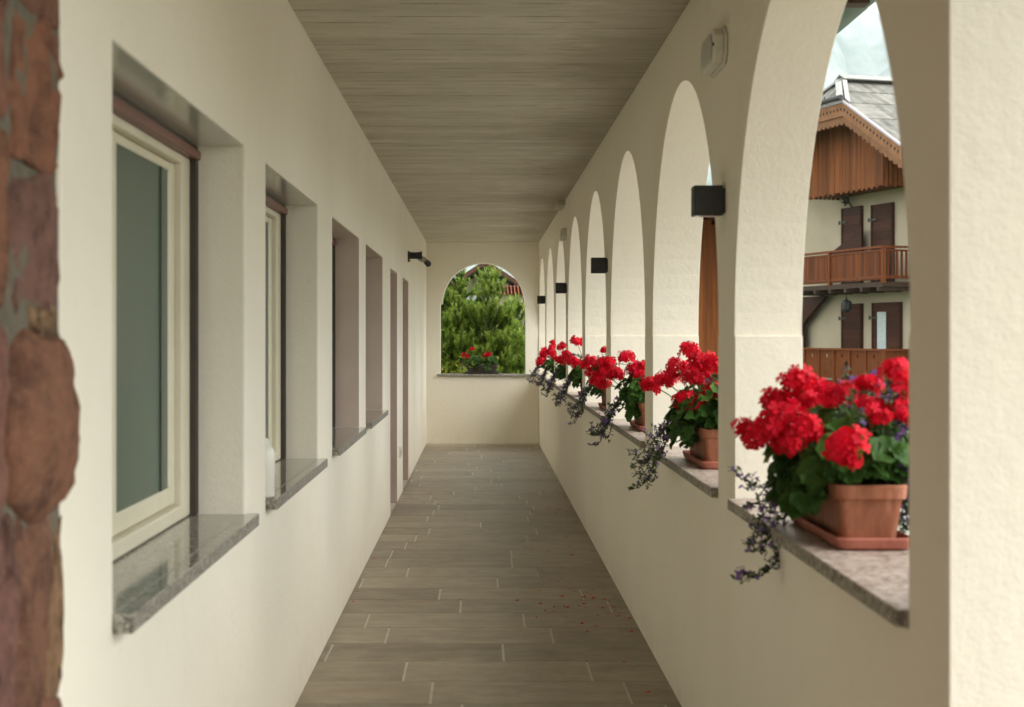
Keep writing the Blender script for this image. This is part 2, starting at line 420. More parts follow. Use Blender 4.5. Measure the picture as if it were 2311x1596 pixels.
for n, (a, b) in enumerate(WIN):
    w = make_window(n, a, b, 0)
    if n > 1:
        m = MB(); m.box((XL-0.158, b-0.0015, WZ0+0.003), (XL-0.003, b+0.004, WZ1-0.005)); m.build("painted_reveal", M_ROSE, w)
        for o in w.children:
            if o.name.startswith("lintel_soffit"): o.data.materials[0] = M_ROSE
for a, b in DOORS:
    m = MB(); fx = XL - 0.15
    m.box((fx-0.06, a+0.002, 0.004), (fx-0.01, b-0.002, DZ1-0.002))
    for k in range(2):
        z0 = 0.18 + k * 0.95
        m.box((fx-0.01, a+0.16, z0), (fx-0.002, b-0.16, z0+0.78))
    d = m.build("door", M_DOORP, house, bevel=0.004)
    m = MB(); m.box((XL-0.158, b-0.0015, 0.003), (XL-0.003, b+0.004, DZ1-0.003)); m.build("painted_reveal", M_ROSE, d)
    h = MB(); h.tube([(fx-0.002, a+0.12, 1.03), (fx+0.045, a+0.12, 1.03), (fx+0.045, a+0.24, 1.03)], 0.009, 8); h.build("handle", M_GREYP, d, smooth=True)
# small service box beside the doors
m = MB(); m.box((XL+0.0005, 13.78, 0.36), (XL+0.012, 13.88, 0.46)); m.box((XL+0.012, 13.80, 0.38), (XL+0.017, 13.86, 0.44), m=1)
o = m.build("wall_socket", [M_WHITEP, M_LENS], None, bevel=0.003, label="small pale socket low on the house wall between the two doorways", cat="socket")

# ---------------------------------------------------------------- arcade wall (right)
AY0, PITCH, OW = 2.83, 2.275, 1.958
SPR, RISE, LED = EZ, 0.995, 0.010
SZ = 0.950
ARCH = [(AY0 + PITCH*k, AY0 + PITCH*k + OW) for k in range(8)]
arc_t = empty("arcade_wall", (XR, 2.6, 0), label="cream plastered arcade wall with eight round arches on the right", cat="wall")
aw = MB(); ZT = H + 0.25
NS = 44
def arch_z(a, b, y):
    c, h = (a+b)/2, (b-a)/2
    u = max(-1, min(1, (y-c)/h)); return SPR + RISE*math.sqrt(max(0, 1-u*u))
strips = []                                             # (y0, y1, [(zlo0,zlo1,zhi0,zhi1)...])
faces2d = []                                            # polygons in (y,z), shared-vertex outline handled by remove doubles
prev = 2.593
for a, b in ARCH:
    faces2d.append([(prev, 0), (a, 0), (a, SZ-0.036), (a, SPR), (a, ZT), (prev, ZT)])
    # left ledge strip, arch samples, right ledge strip
    ys = [a] + [ (a+b)/2 - (b-a)/2*math.cos(math.pi*i/NS) for i in range(1, NS)] + [b]
    e0, e1 = a + LED, b - LED
    faces2d.append([(a, 0), (e0, 0), (e0, SZ-0.036), (a, SZ-0.036)])
    faces2d.append([(a, SZ-0.036), (e0, SZ-0.036), (e0, SPR), (a, SPR)])
    faces2d.append([(e1, 0), (b, 0), (b, SZ-0.036), (e1, SZ-0.036)])
    faces2d.append([(e1, SZ-0.036), (b, SZ-0.036), (b, SPR), (e1, SPR)])
    faces2d.append([(e0, 0), (e1, 0), (e1, SZ-0.036), (e0, SZ-0.036)])
    for i in range(NS):
        y0, y1 = ys[i], ys[i+1]
        faces2d.append([(y0, arch_z(a, b, y0)), (y1, arch_z(a, b, y1)), (y1, ZT), (y0, ZT)])
    prev = b
faces2d.append([(prev, 0), (D + 0.22, 0), (D + 0.22, ZT), (prev, ZT), (prev, SPR), (prev, SZ-0.036)])
bm = bmesh.new(); vd = {}
def gv(y, z):
    k = (round(y, 5), round(z, 5))
    if k not in vd: vd[k] = bm.verts.new((0, y - 2.6, z))
    return vd[k]
for poly in faces2d:
    try: bm.faces.new([gv(*p) for p in poly])
    except ValueError: pass
bmesh.ops.remove_doubles(bm, verts=bm.verts, dist=1e-5)
ret = bmesh.ops.extrude_face_region(bm, geom=list(bm.faces))
for v in ret["geom"]:
    if isinstance(v, bmesh.types.BMVert): v.co.x += XO - XR
bmesh.ops.recalc_face_normals(bm, faces=bm.faces)
me = bpy.data.meshes.new("plastered_arches"); bm.to_mesh(me); bm.free(); me.materials.append(M_PL)
ao = bpy.data.objects.new("plastered_arches", me); col.objects.link(ao); ao.parent = arc_t
md = ao.modifiers.new("soft_edges", 'BEVEL'); md.width = 0.0022; md.segments = 1; md.limit_method = 'ANGLE'; md.angle_limit = R(50)
for a, b in ARCH:
    s = MB(); s.box((-0.024, a+0.0115-2.6, SZ-0.034), (XO-XR+0.03, b-0.0115-2.6, SZ))
    so = s.build("sill", [M_PORPH, M_PORPHE], arc_t, bevel=0.004)
    for p in so.data.polygons:
        if abs(p.normal.z) < 0.5: p.material_index = 1
m = MB(); m.box((-0.075, 14.28-2.6, H-0.045), (-0.001, 14.95-2.6, H-0.001)); m.build("pipe_casing", M_CEIL, arc_t, bevel=0.004)

# ---------------------------------------------------------------- end wall with arched opening
end = empty("end_wall", (0, D, 0), label="cream plastered end wall closing the porch, with one round-headed opening", cat="wall")
KD = D / F
ex0, ex1 = (994-VX)*KD, (1186.3-VX)*KD
axc, ar = (1091.5-VX)*KD, 0.553
aspr = EZ + (VY-687)*KD
esz = EZ + (VY-844.5)*KD
bm = bmesh.new(); vd = {}
def gv2(x, z):
    k = (round(x, 5), round(z, 5))
    if k not in vd: vd[k] = bm.verts.new((x, 0, z))
    return vd[k]
xs = [axc - ar*math.cos(math.pi*i/36) for i in range(37)]
az = lambda x: aspr + ar*math.sqrt(max(0, 1-((x-axc)/ar)**2))
def q2(*pts): bm.faces.new([gv2(*p) for p in pts])
a0, a1 = xs[0], xs[-1]
q2((XL-0.3, 0), (ex0, 0), (ex0, esz-0.034), (ex0, aspr), (ex0, ZT), (XL-0.3, ZT))
q2((ex1, 0), (XR-0.001, 0), (XR-0.001, ZT), (ex1, ZT), (ex1, aspr), (ex1, esz-0.034))
q2((ex0, 0), (ex1, 0), (ex1, esz-0.034), (ex0, esz-0.034))
q2((ex0, aspr), (a0, aspr), (a0, ZT), (ex0, ZT)); q2((a1, aspr), (ex1, aspr), (ex1, ZT), (a1, ZT))
for i in range(36): q2((xs[i], az(xs[i])), (xs[i+1], az(xs[i+1])), (xs[i+1], ZT), (xs[i], ZT))
ret = bmesh.ops.extrude_face_region(bm, geom=list(bm.faces))
for v in ret["geom"]:
    if isinstance(v, bmesh.types.BMVert): v.co.y += 0.20
bmesh.ops.recalc_face_normals(bm, faces=bm.faces)
me = bpy.data.meshes.new("plastered_panel"); bm.to_mesh(me); bm.free(); me.materials.append(M_PL)
eo = bpy.data.objects.new("plastered_panel", me); col.objects.link(eo); eo.parent = end
md = eo.modifiers.new("soft_edges", 'BEVEL'); md.width = 0.008; md.segments = 2; md.limit_method = 'ANGLE'; md.angle_limit = R(50)
s = MB(); s.box((ex0+0.0015, -0.0005, esz-0.032), (ex1-0.0015, 0.235, esz)); s.box((ex0-0.045, -0.035, esz-0.032), (ex1+0.08, -0.0005, esz))
s.build("sill", M_GRANE, end, bevel=0.003)

# ---------------------------------------------------------------- porch roof: ceiling, eave, gutter
roof = empty("porch_roof", (0, 2.6, H), label="board-marked ceiling and low roof over the porch, with green copper gutter", cat="roof")
c = MB(); c.box((XL+0.001, -4.0, 0.0), (XR-0.001, D-2.6-0.001, 0.02)); c.build("ceiling", M_CEIL, roof)  # front stretch over the camera is unseen, added to dim incoming light
e = MB(); e.prism([(XO-2.2, 0.252), (XO, 0.252), (1.62, 0.20), (1.62, 0.25), (XO, 0.50), (-1.3, 1.3), (-1.3, 0.252)], 1, -4.1, D-2.6+0.6)
e.build("eave", M_WDARK, roof)  # also carried unseen over the camera to cut the front light
for k in range(22):
    y = 0.25 + k*0.85
    e = MB(); e.prism([(XO-0.1, 0.24), (1.58, 0.185), (1.58, 0.09), (XO+0.001, 0.09)], 1, y, y+0.09); e.build("rafter_end", M_WDARK, roof)
gt = MB(); gx, gz, gr = 1.615, 0.195, 0.068
out = [(gx + gr*math.cos(t), gz + gr*math.sin(t)) for t in [math.pi + math.pi*i/14 for i in range(15)]]
out += [(gx + (gr-0.004)*math.cos(t), gz + (gr-0.004)*math.sin(t)) for t in [2*math.pi - math.pi*i/14 for i in range(15)]]
gt.prism(out, 1, -4.1, D-2.6+0.6)
go = gt.build("gutter", M_COPPER, roof)
for k in range(12):
    b = MB(); y = 0.55 + k*1.55
    o2 = [(gx + (gr+0.006)*math.cos(t), gz + (gr+0.006)*math.sin(t)) for t in [math.pi + math.pi*i/14 for i in range(15)]]
    o2 += [(gx + (gr+0.001)*math.cos(t), gz + (gr+0.001)*math.sin(t)) for t in [2*math.pi - math.pi*i/14 for i in range(15)]]
    b.prism(o2, 1, y, y+0.03); b.build("bracket", M_COPPER, go)

# ---------------------------------------------------------------- red stone quoin at the near end of the house wall
def stone_mat():
    m = NT("red_porphyry_stone")
    t = m.attr()
    c = m.ramp(t, [(0.0, (0.17, 0.088, 0.058)), (0.35, (0.27, 0.118, 0.068)), (0.6, (0.20, 0.10, 0.085)), (0.8, (0.29, 0.165, 0.09)), (1.0, (0.34, 0.22, 0.12))])
    n1 = m.noise(9, 8, 0.72); n2 = m.noise(48, 5, 0.7)
    c = m.mix(c, (0.036, 0.018, 0.014), m.math('MULTIPLY', m.ramp(n1, [(0.44, (0, 0, 0)), (0.66, (1, 1, 1))]), 0.75))
    c = m.mix(c, (0.30, 0.16, 0.10), m.math('MULTIPLY', m.ramp(n2, [(0.52, (0, 0, 0)), (0.70, (1, 1, 1))]), 0.6))
    m.base(c, 0.85, 0.25); m.bump(m.math('ADD', n1, m.math('MULTIPLY', n2, 0.6)), 0.9, 0.02); return m.mat
M_STONE = stone_mat()
M_MORTAR = mottled("grey_mortar", (0.11, 0.093, 0.066), (0.19, 0.165, 0.12), 30, 0.95, 0.9, 70, 0.012)
quoin = empty("stone_wall", (XL-0.2, 2.2, 0), label="rough wall of reddish brown stones in grey mortar at the left edge", cat="wall")
m = MB()
ox, oy = XL-0.2, 2.2
N = 14
vs, fs = [], []
for j in range(111):                                       # wavy mortar face
    for i in range(N+1):
        y = 0.6 + (2.658-0.6)*i/N; z = -0.0 + (H+0.2)*j/110
        vs.append((XL-0.004 + 0.008*mnoise.noise((y*9, z*9, 0)) - ox, y-oy, z))
fs = [(j*(N+1)+i, j*(N+1)+i+1, (j+1)*(N+1)+i+1, (j+1)*(N+1)+i) for j in range(110) for i in range(N)]
m.add(vs, fs)
m.box((XL-0.36-ox, -5.0-oy, 0), (XL-0.03-ox, 2.658-oy, H+0.2))  # run beside and behind the camera is unseen, added to block sky light
m.build("mortar", M_MORTAR, quoin, smooth=False, fix=False)
def stone(mb, y0, y1, z0, z1, pr, tint, seed):
    bmx = bmesh.new()
    bmesh.ops.create_cube(bmx, size=2.0)
    bmesh.ops.subdivide_edges(bmx, edges=bmx.edges, cuts=13, use_grid_fill=True)
    vs = []
    for v in bmx.verts:
        p = v.co.copy()
        ex = 2.7 if pr > .02 else 6.5                                                   # super-ellipsoid: rounded block
        s = (abs(p.x)**ex + abs(p.y)**ex + abs(p.z)**ex) ** (1/ex)
        q = p / s
        nn = mnoise.noise_vector(Vector((q.x*1.3+seed*3.1, q.y*1.5, q.z*1.5)))
        n3 = mnoise.noise_vector(Vector((q.x*3+seed*1.7, q.y*3.5, q.z*3.5))) + .6*mnoise.noise_vector(Vector((q.x*7+seed, q.y*9, q.z*9)))
        y = (y0+y1)/2 + q.y*(y1-y0)/2*(1+0.0) + nn.y*0.034 + n3.y*0.006 + (.0 if q.y > 0 else -.022)
        z = (z0+z1)/2 + q.z*(z1-z0)/2 + nn.z*0.032 + n3.z*0.006 + (.016 if q.z > 0 else -.016)
        x = XL - 0.045 + q.x*(0.045+pr*.75) + nn.x*0.010 + n3.x*0.009
        vs.append((x-ox, y-oy, z))
    bmx.verts.index_update()
    mb.add(vs, [tuple(v.index for v in f.verts) for f in bmx.faces], tint)
    bmx.free()
st = MB()
vis = [(2.375, 2.662, 1.735, 1.96, .004, .35), (2.385, 2.655, 1.495, 1.705, .002, .62), (2.375, 2.705, 1.165, 1.462, .058, .22),
       (2.26, 2.395, .84, 1.165, .012, .55), (2.425, 2.575, .86, 1.155, .010, .12), (2.595, 2.668, .80, 1.170, .004, .85),
       (2.33, 2.66, 1.985, 2.19, .004, .1), (2.12, 2.35, 1.80, 2.02, .014, .45), (2.10, 2.36, 1.52, 1.77, .010, .3), (2.13, 2.345, 1.20, 1.49, .014, .5),
       (2.50, 2.64, 1.452, 1.488, .006, .95), (2.30, 2.67, .56, .82, .014, .4), (2.35, 2.67, .28, .53, .012, .25), (2.30, 2.665, .03, .25, .012, .6),
       (2.33, 2.67, 2.22, 2.45, .01, .5), (2.28, 2.67, 2.48, 2.72, .01, .3), (2.05, 2.23, .86, 1.16, .012, .3)]
for i, s_ in enumerate(vis): stone(st, *s_, i)
z = 0.03
while z < 2.7:  # stones facing the unseen run that blocks sky light
    hgt = rnd.uniform(.2, .3); y = -4.9
    while y < 1.98:
        w = rnd.uniform(.2, .4); stone(st, y, min(y+w, 2.06), z, min(z+hgt, 2.9), rnd.uniform(.004, .018), rnd.random()*.6, rnd.random()*50); y += w + .03
    z += hgt + .03
for (z0, z1) in ((.03, .25), (.28, .53), (.56, .82), (2.05, 2.45), (2.48, 2.72)):
    stone(st, 2.08, 2.28, z0, z1, .012, rnd.random()*.6, z0*7)
st.build("stonework", M_STONE, quoin, smooth=True)

# ---------------------------------------------------------------- wall lamps, emergency lights, camera, container
def wall_lamp(Y, label):
    t = empty("wall_lamp", (XR, Y, 1.842), label=label, cat="lamp", group="black wall lamps on the arcade pillars")
    m = MB(); m.box((-0.101, 0.0, 0.0), (-0.008, 0.080, 0.096)); b = m.build("lamp_body", M_BLACK, t, bevel=0.0025)
    m = MB(); m.box((-0.095, 0.008, -0.0015), (-0.014, 0.072, 0.0005)); m.build("lens", M_DARKL, b)
    m = MB(); m.box((-0.0078, 0.006, 0.008), (-0.0005, 0.074, 0.088)); m.build("mounting_plate", M_BLACK, t)
    return t
wall_lamp(4.955, "black cube wall lamp on the nearest arcade pillar, largest of the row")
wall_lamp(9.53, "black cube wall lamp second from the front, on the third arcade pillar")
wall_lamp(14.06, "small-looking black cube wall lamp third from the front along the arcade")
wall_lamp(18.62, "farthest black cube wall lamp, beside the end wall")
def emergency(Y, label):
    t = empty("emergency_light", (XR, Y, 2.385), label=label, cat="light", group="white emergency lights on the arcade wall")
    L, h, d, c = 0.165, 0.062, 0.045, 0.03
    octo = [(-L+c, -h), (L-c, -h), (L, -h+c), (L, h-c), (L-c, h), (-L+c, h), (-L, h-c), (-L, -h+c)]
    m = MB(); m.prism(octo, 0, -0.012, -0.0005); m.prism([(a*.955, b*.9) for a, b in octo], 0, -d, -0.012)
    b = m.build("housing", M_WHITEP, t, bevel=0.006)
    m = MB(); m.prism([(a*.62-0.02, b*.66) for a, b in octo], 0, -d-0.006, -d+0.001); m.build("diffuser", M_LENS, t, bevel=0.004)
    m = MB(); m.box((-d-0.003, -0.155, -0.006), (-d+0.001, -0.145, 0.005)); m.build("indicator", M_BLACK, t)
    return t
emergency(5.07, "white emergency light with clipped corners high between the first two arches")
emergency(14.25, "far white emergency light on the arcade wall above the third lamp")

cam_t = empty("security_camera", (XL, 15.4, 2.255), label="small security camera on a black spool-shaped bracket on the house wall", cat="camera")
Mx = Matrix.Rotation(R(90), 4, 'Y')
m = MB(); m.lathe([(0.047, 0.0005), (0.047, 0.012), (0.036, 0.02), (0.033, 0.07), (0.036, 0.122), (0.043, 0.130), (0.043, 0.142)], 20, Mx)
m.build("bracket", M_BLACK, cam_t, smooth=False)
m = MB(); m.box((0.0005, -0.03, -0.062), (0.024, 0.03, -0.044)); m.build("cable_gland", mottled("rusty_brown", (0.15, 0.05, 0.02), (0.25, 0.09, 0.03), 9), cam_t)
Mc = Matrix.Translation((0.205, -0.10, -0.085)) @ Matrix.Rotation(R(25), 4, 'Z') @ Matrix.Rotation(R(-68), 4, 'X')
m = MB(); m.lathe([(0.024, -0.15), (0.028, -0.14), (0.028, -0.012), (0.026, -0.01)], 18, Mc @ Matrix.Rotation(R(180), 4, 'X'))
cb = m.build("camera_body", M_GREYP, cam_t, smooth=False)
m = MB(); m.lathe([(0.030, -0.012), (0.031, 0.022), (0.026, 0.024)], 18, Mc); m.build("lens_hood", M_DARKL, cb)
m = MB(); m.tube([(0.10, 0, -0.03), (0.12, -0.01, -0.052), (0.165, 0.0, -0.06), (0.18, 0.01, -0.055)], 0.008, 8); m.build("arm", M_GREYP, cam_t, smooth=True)

t = MB(); t.lathe([(0.036, 0.0), (0.041, 0.006), (0.042, 0.13), (0.040, 0.155), (0.028, 0.176), (0.020, 0.181), (0.020, 0.197), (0.014, 0.201)], 24)
o = t.build("container", mottled("white_glazed_ceramic", (0.72, 0.70, 0.62), (0.78, 0.76, 0.69), 6, 0.35), None, smooth=True, label="white rounded container standing on the granite sill of the second window", cat="container")
o.location = (XL-0.017, 5.252, WZ0)

# ---------------------------------------------------------------- geraniums
def frame_from(n, spin):
    n = Vector(n).normalized()
    a = n.cross(Vector((0.3, 0.7, 0.2)));  a.normalize(); b = n.cross(a)
    c, s = math.cos(spin), math.sin(spin)
    return a*c + b*s, b*c - a*s, n
def head_mesh(seed, nf=46):
    rr = random.Random(seed); m = MB()
    for i in range(nf):
        z = 1 - 1.62*(i+0.5)/nf; ph = i*2.39996 + rr.uniform(-.3, .3)
        r = math.sqrt(max(0, 1-z*z)); n = Vector((r*math.cos(ph), r*math.sin(ph), z))
        c = n * rr.uniform(.5, 1.12) * (1 + .22*math.sin(3*ph + seed) * r); c.z *= 0.72
        nn = (n + Vector((rr.uniform(-.5, .5), rr.uniform(-.5, .5), rr.uniform(-.2, .5)))).normalized()
        a, b, w = frame_from(nn, rr.uniform(0, 6.3)); R0 = rr.uniform(.34, .46); tn = rr.uniform(.0, .8) + (seed % 4)*.09 - .05
        for k in range(5):
            t = k*1.2566 + rr.uniform(-.1, .1); d = a*math.cos(t) + b*math.sin(t); e = b*math.cos(t) - a*math.sin(t)
            cup = rr.uniform(-.05, .28)
            vs = [c, c + d*R0*.45 + e*R0*.26 + w*R0*cup*.4, c + d*R0*.85 + e*R0*.36 + w*R0*cup, c + d*R0*1.03 + w*R0*cup*.8, c + d*R0*.85 - e*R0*.36 + w*R0*cup, c + d*R0*.45 - e*R0*.26 + w*R0*cup*.4]
            m.add(vs, [(0, 1, 2, 3), (0, 3, 4, 5)], min(1, max(0, tn + rr.uniform(-.15, .15))))
    me_o = m.build("flower_head", M_RED, None, fix=False)
    return me_o
def add_leaf(m, c, n, r, spin, tint, rr, lobes=7):
    a, b, w = frame_from(n, spin)
    k = lobes*2; vs = [c - w*r*0.18]; ring1, ring2 = [], []
    for i in range(k):
        t = 2*math.pi*(i+.5)/k*0.93 + 0.22; rad = r*(1.0 if i % 2 == 0 else .87)
        wave = rr.uniform(-.10, .10)*r + (.10*r if i % 2 else 0)
        d = a*math.cos(t) + b*math.sin(t)
        ring1.append(c + d*r*.55 + w*r*(.02)); ring2.append(c + d*rad + w*(wave + r*.05))
    base = len(m.v)
    vs = vs + ring1 + ring2
    fs = [(0, 1+i, 1+(i+1)) for i in range(k-1)] + [(1+i, 1+k+i, 1+k+i+1, 1+i+1) for i in range(k-1)]
    m.add(vs, fs, tint)
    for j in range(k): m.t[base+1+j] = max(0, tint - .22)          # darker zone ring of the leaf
def foliage(seed, n=170, sx=.185, sy=.32, top=.165, heads=(), ylw=.035):
    rr = random.Random(seed); m = MB()
    for i in range(n):
        z = rr.uniform(-.6, 1); ph = rr.uniform(0, 6.283); r = math.sqrt(1-z*z)
        n_ = Vector((r*math.cos(ph), r*math.sin(ph), z)); k = rr.uniform(.55, 1.0)
        if z < .05 and (n_.x > -.25 or n_.y < -.72): n_.z = rr.uniform(.05, .5)
        c = Vector((n_.x*sx*k, n_.y*sy*k, .17 + n_.z*top*k))
        if c.z < .20 and abs(c.x) < .075 and abs(c.y) < .2: c.z = .2 + rr.random()*.05
        nn = Vector((n_.x*.8 + rr.uniform(-.5, .5), n_.y*.6 + rr.uniform(-.6, .4), max(.1, n_.z)*.9 + .35))
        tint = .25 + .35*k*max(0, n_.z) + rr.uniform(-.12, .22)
        if rr.random() < ylw: tint = 1.0
        add_leaf(m, c, nn, rr.uniform(.026, .050), rr.uniform(0, 6.3), max(0, min(1, tint)), rr)
        m.tube([(c.x*.3, c.y*.5, .14), (c.x*.75, c.y*.8, c.z*.6+.04), c], .0018, 4, .6, cap=False)
    for h in heads:
        b = Vector((h.x*.25, h.y*.4, .15)); mid = b.lerp(h, .6) + Vector((0, 0, .02))
        m.tube([b, mid, h], .0024, 5, .8, cap=False)
    return m
def trail(rr, path, leaves=26):
    """stem with small leaves; returns (stem and leaves, blossoms)"""
    m, f = MB(), MB()
    pts = [Vector(p) for p in path]
    dense = []
    for i in range(len(pts)-1):
        p0, p1, p2, p3 = pts[max(i-1, 0)], pts[i], pts[i+1], pts[min(i+2, len(pts)-1)]
        for k in range(6):
            t = k/6; dense.append(0.5*((2*p1) + (-p0+p2)*t + (2*p0-5*p1+4*p2-p3)*t*t + (-p0+3*p1-3*p2+p3)*t**3))
    dense.append(pts[-1])
    m.tube(dense, .0016, 4, .1, cap=False)
    nl = int(len(dense)*1.0)
    for i in range(2, len(dense)):
        p = dense[i]
        tips = [p]
        if i % 2 == 0:
            q_ = p + Vector((rr.uniform(-1, .6), rr.uniform(-1, 1), rr.uniform(-.7, .9))).normalized()*rr.uniform(.012, .038)
            m.tube([p, (p+q_)/2 + Vector((0, 0, .003)), q_], .0011, 3, .3, cap=False)
            tips += [p.lerp(q_, .5), p.lerp(q_, .8), q_]
        for p in tips + tips:
            d = Vector((rr.uniform(-1, 1), rr.uniform(-1, 1), rr.uniform(-.6, .9))).normalized()
            L = rr.uniform(.010, .020); a, b, w = frame_from(Vector((rr.uniform(-1, 1), rr.uniform(-1, 1), 1)), 0)
            e = d.cross(w); e = e.normalized() if e.length > .01 else a
            m.add([p, p + d*L*.5 + e*L*.28, p + d*L, p + d*L*.5 - e*L*.28], [(0, 1, 2, 3)], rr.random())
        if rr.random() < .40:
            q = p + Vector((rr.uniform(-.016, .016), rr.uniform(-.016, .016), rr.uniform(-.004, .016)))
            a, b, w = frame_from(Vector((rr.uniform(-1, .2), rr.uniform(-1.2, .2), .6)), rr.uniform(0, 6))
            r0 = rr.uniform(.007, .012); tn = rr.random()
            for k in range(5):
                t = k*.85 - 1.7; dd = a*math.cos(t) + b*math.sin(t); e = b*math.cos(t) - a*math.sin(t)
                f.add([q, q + dd*r0*.7 + e*r0*.33 + w*r0*.2, q + dd*r0*1.25, q + dd*r0*.7 - e*r0*.33 + w*r0*.2], [(0, 1, 2, 3)], tn)
    return m, f
HEADS = [head_mesh(s) for s in (3, 11, 23, 31)]
def pot_parts(t, L=.262, W=.083, hgt=.152, mats=(M_TERRA, M_TERRA2)):
    def rr_out(w, l, c, n=5):
        pts = []
        for cx, cy, a0 in ((w-c, l-c, 0), (-w+c, l-c, 90), (-w+c, -l+c, 180), (w-c, -l+c, 270)):
            pts += [(cx + c*math.cos(R(a0+90*i/n)), cy + c*math.sin(R(a0+90*i/n))) for i in range(n+1)]
        return pts
    def loft(levels):
        m = MB(); n = None
        for w, l, c, z in levels:
            o = rr_out(w, l, c); n = len(o); m.v += [(x, y, z) for x, y in o]; m.t += [.5]*n
        for i in range(len(levels)-1):
            for k in range(n): m.f.append((i*n+k, i*n+(k+1) % n, (i+1)*n+(k+1) % n, (i+1)*n+k)); m.m.append(0)
        m.f.append(tuple(range(n))[::-1]); m.m.append(0); e = (len(levels)-1)*n; m.f.append(tuple(range(e, e+n))); m.m.append(0)
        return m
    z0 = .014
    p = loft([(W*.80, L*.88, .02, z0), (W*.93, L*.955, .022, hgt-.036), (W*1.02, L*1.005, .024, hgt-.034), (W*1.05, L*1.02, .024, hgt-.004), (W*1.03, L*1.01, .022, hgt), (W*.95, L*.965, .02, hgt), (W*.93, L*.955, .02, hgt-.025)])
    p.build("pot", mats[0], t, bevel=.002)
    s = loft([(W*.95, L*1.05, .022, 0), (W*1.05, L*1.10, .026, .006), (W*1.12, L*1.13, .028, .028), (W*1.09, L*1.115, .026, .032), (W*1.04, L*1.09, .024, .028), (W*.95, L*1.03, .022, .010)])
    s.build("saucer", mats[1], t, bevel=.002)
    d = MB(); d.box((-W*.9, -L*.93, hgt-.03), (W*.9, L*.93, hgt-.022)); d.build("soil", M_SOIL, t)
# hand-placed flower heads: (photo x, photo y, radius px, distance)
A0 = 3.90
HP = {0: [(1803, 866, 46, 3.95), (1760, 908, 44, 4.02), (1845, 880, 34, 4.02), (1755, 952, 50, 3.80), (1815, 962, 44, 3.72), (1706, 982, 40, 3.98), (1684, 968, 26, 4.02), (1770, 992, 36, 3.82), (1790, 1004, 26, 3.70),
          (1905, 1002, 46, 3.52), (1913, 1034, 28, 3.52), (1888, 894, 36, 3.8), (1832, 915, 34, 3.9), (1958, 866, 29, 3.85), (2022, 834, 32, 3.75), (2046, 866, 34, 3.70), (1966, 918, 32, 3.7), (1988, 940, 28, 3.68), (2035, 915, 34, 3.7), (2048, 942, 28, 3.68), (1930, 918, 24, 4.1)],
      1: [(1558, 792, 25, 6.1), (1527, 834, 28, 6.2), (1582, 818, 30, 6.1), (1500, 858, 24, 6.3), (1470, 868, 26, 6.4), (1566, 852, 26, 6.05), (1550, 904, 27, 6.0), (1578, 908, 22, 5.95), (1609, 886, 30, 5.95), (1612, 826, 26, 6.0), (1600, 850, 18, 6.2)],
      2: [(1413, 806, 18, 8.4), (1434, 836, 22, 8.35), (1452, 828, 18, 8.3), (1397, 846, 13, 8.5), (1445, 848, 16, 8.25), (1374, 818, 18, 8.75), (1390, 840, 17, 8.65), (1378, 848, 15, 8.7), (1364, 832, 16, 8.78), (1354, 846, 17, 8.8), (1361, 868, 17, 8.75), (1345, 858, 15, 8.85)],
      3: [(1332, 816, 17, 10.8), (1364, 790, 10, 10.7), (1345, 826, 14, 10.7), (1352, 846, 15, 10.7), (1320, 826, 13, 10.9), (1336, 840, 15, 10.8), (1358, 815, 12, 10.6)],
      4: [(1302, 771, 15, 12.9), (1281, 804, 16, 13.0), (1265, 814, 12, 13.1), (1303, 822, 16, 12.8), (1268, 782, 11, 13.0), (1290, 815, 13, 12.9)],
      5: [(1247, 772, 7, 15.3), (1244, 795, 12, 15.3), (1246, 783, 9, 15.2), (1250, 805, 10, 15.2)],
      6: [(1226, 800, 10, 17.5), (1222, 812, 11, 17.5), (1229, 790, 8, 17.5), (1218, 818, 9, 17.4), (1233, 796, 9, 17.3)],
      7: [(1226, 806, 9, 19.7), (1229, 798, 8, 19.8), (1222, 812, 8, 19.6)]}
PLAB = ["terracotta trough of red geraniums on the nearest arch sill, largest in the picture",
        "terracotta trough of red geraniums on the sill of the second arch from the front",
        "red geraniums in a terracotta trough on the third arch sill, between close pillars",
        "red geraniums with trailing purple flowers on the fourth arch sill",
        "red geraniums on the fifth arch sill, one bloom standing high above the rest",
        "thin-looking strip of red geraniums on the sixth arch sill",
        "red geraniums on the seventh arch sill, just before the last trough",
        "farthest trough of red geraniums, on the arcade sill nearest the end wall"]
PX = 0.925
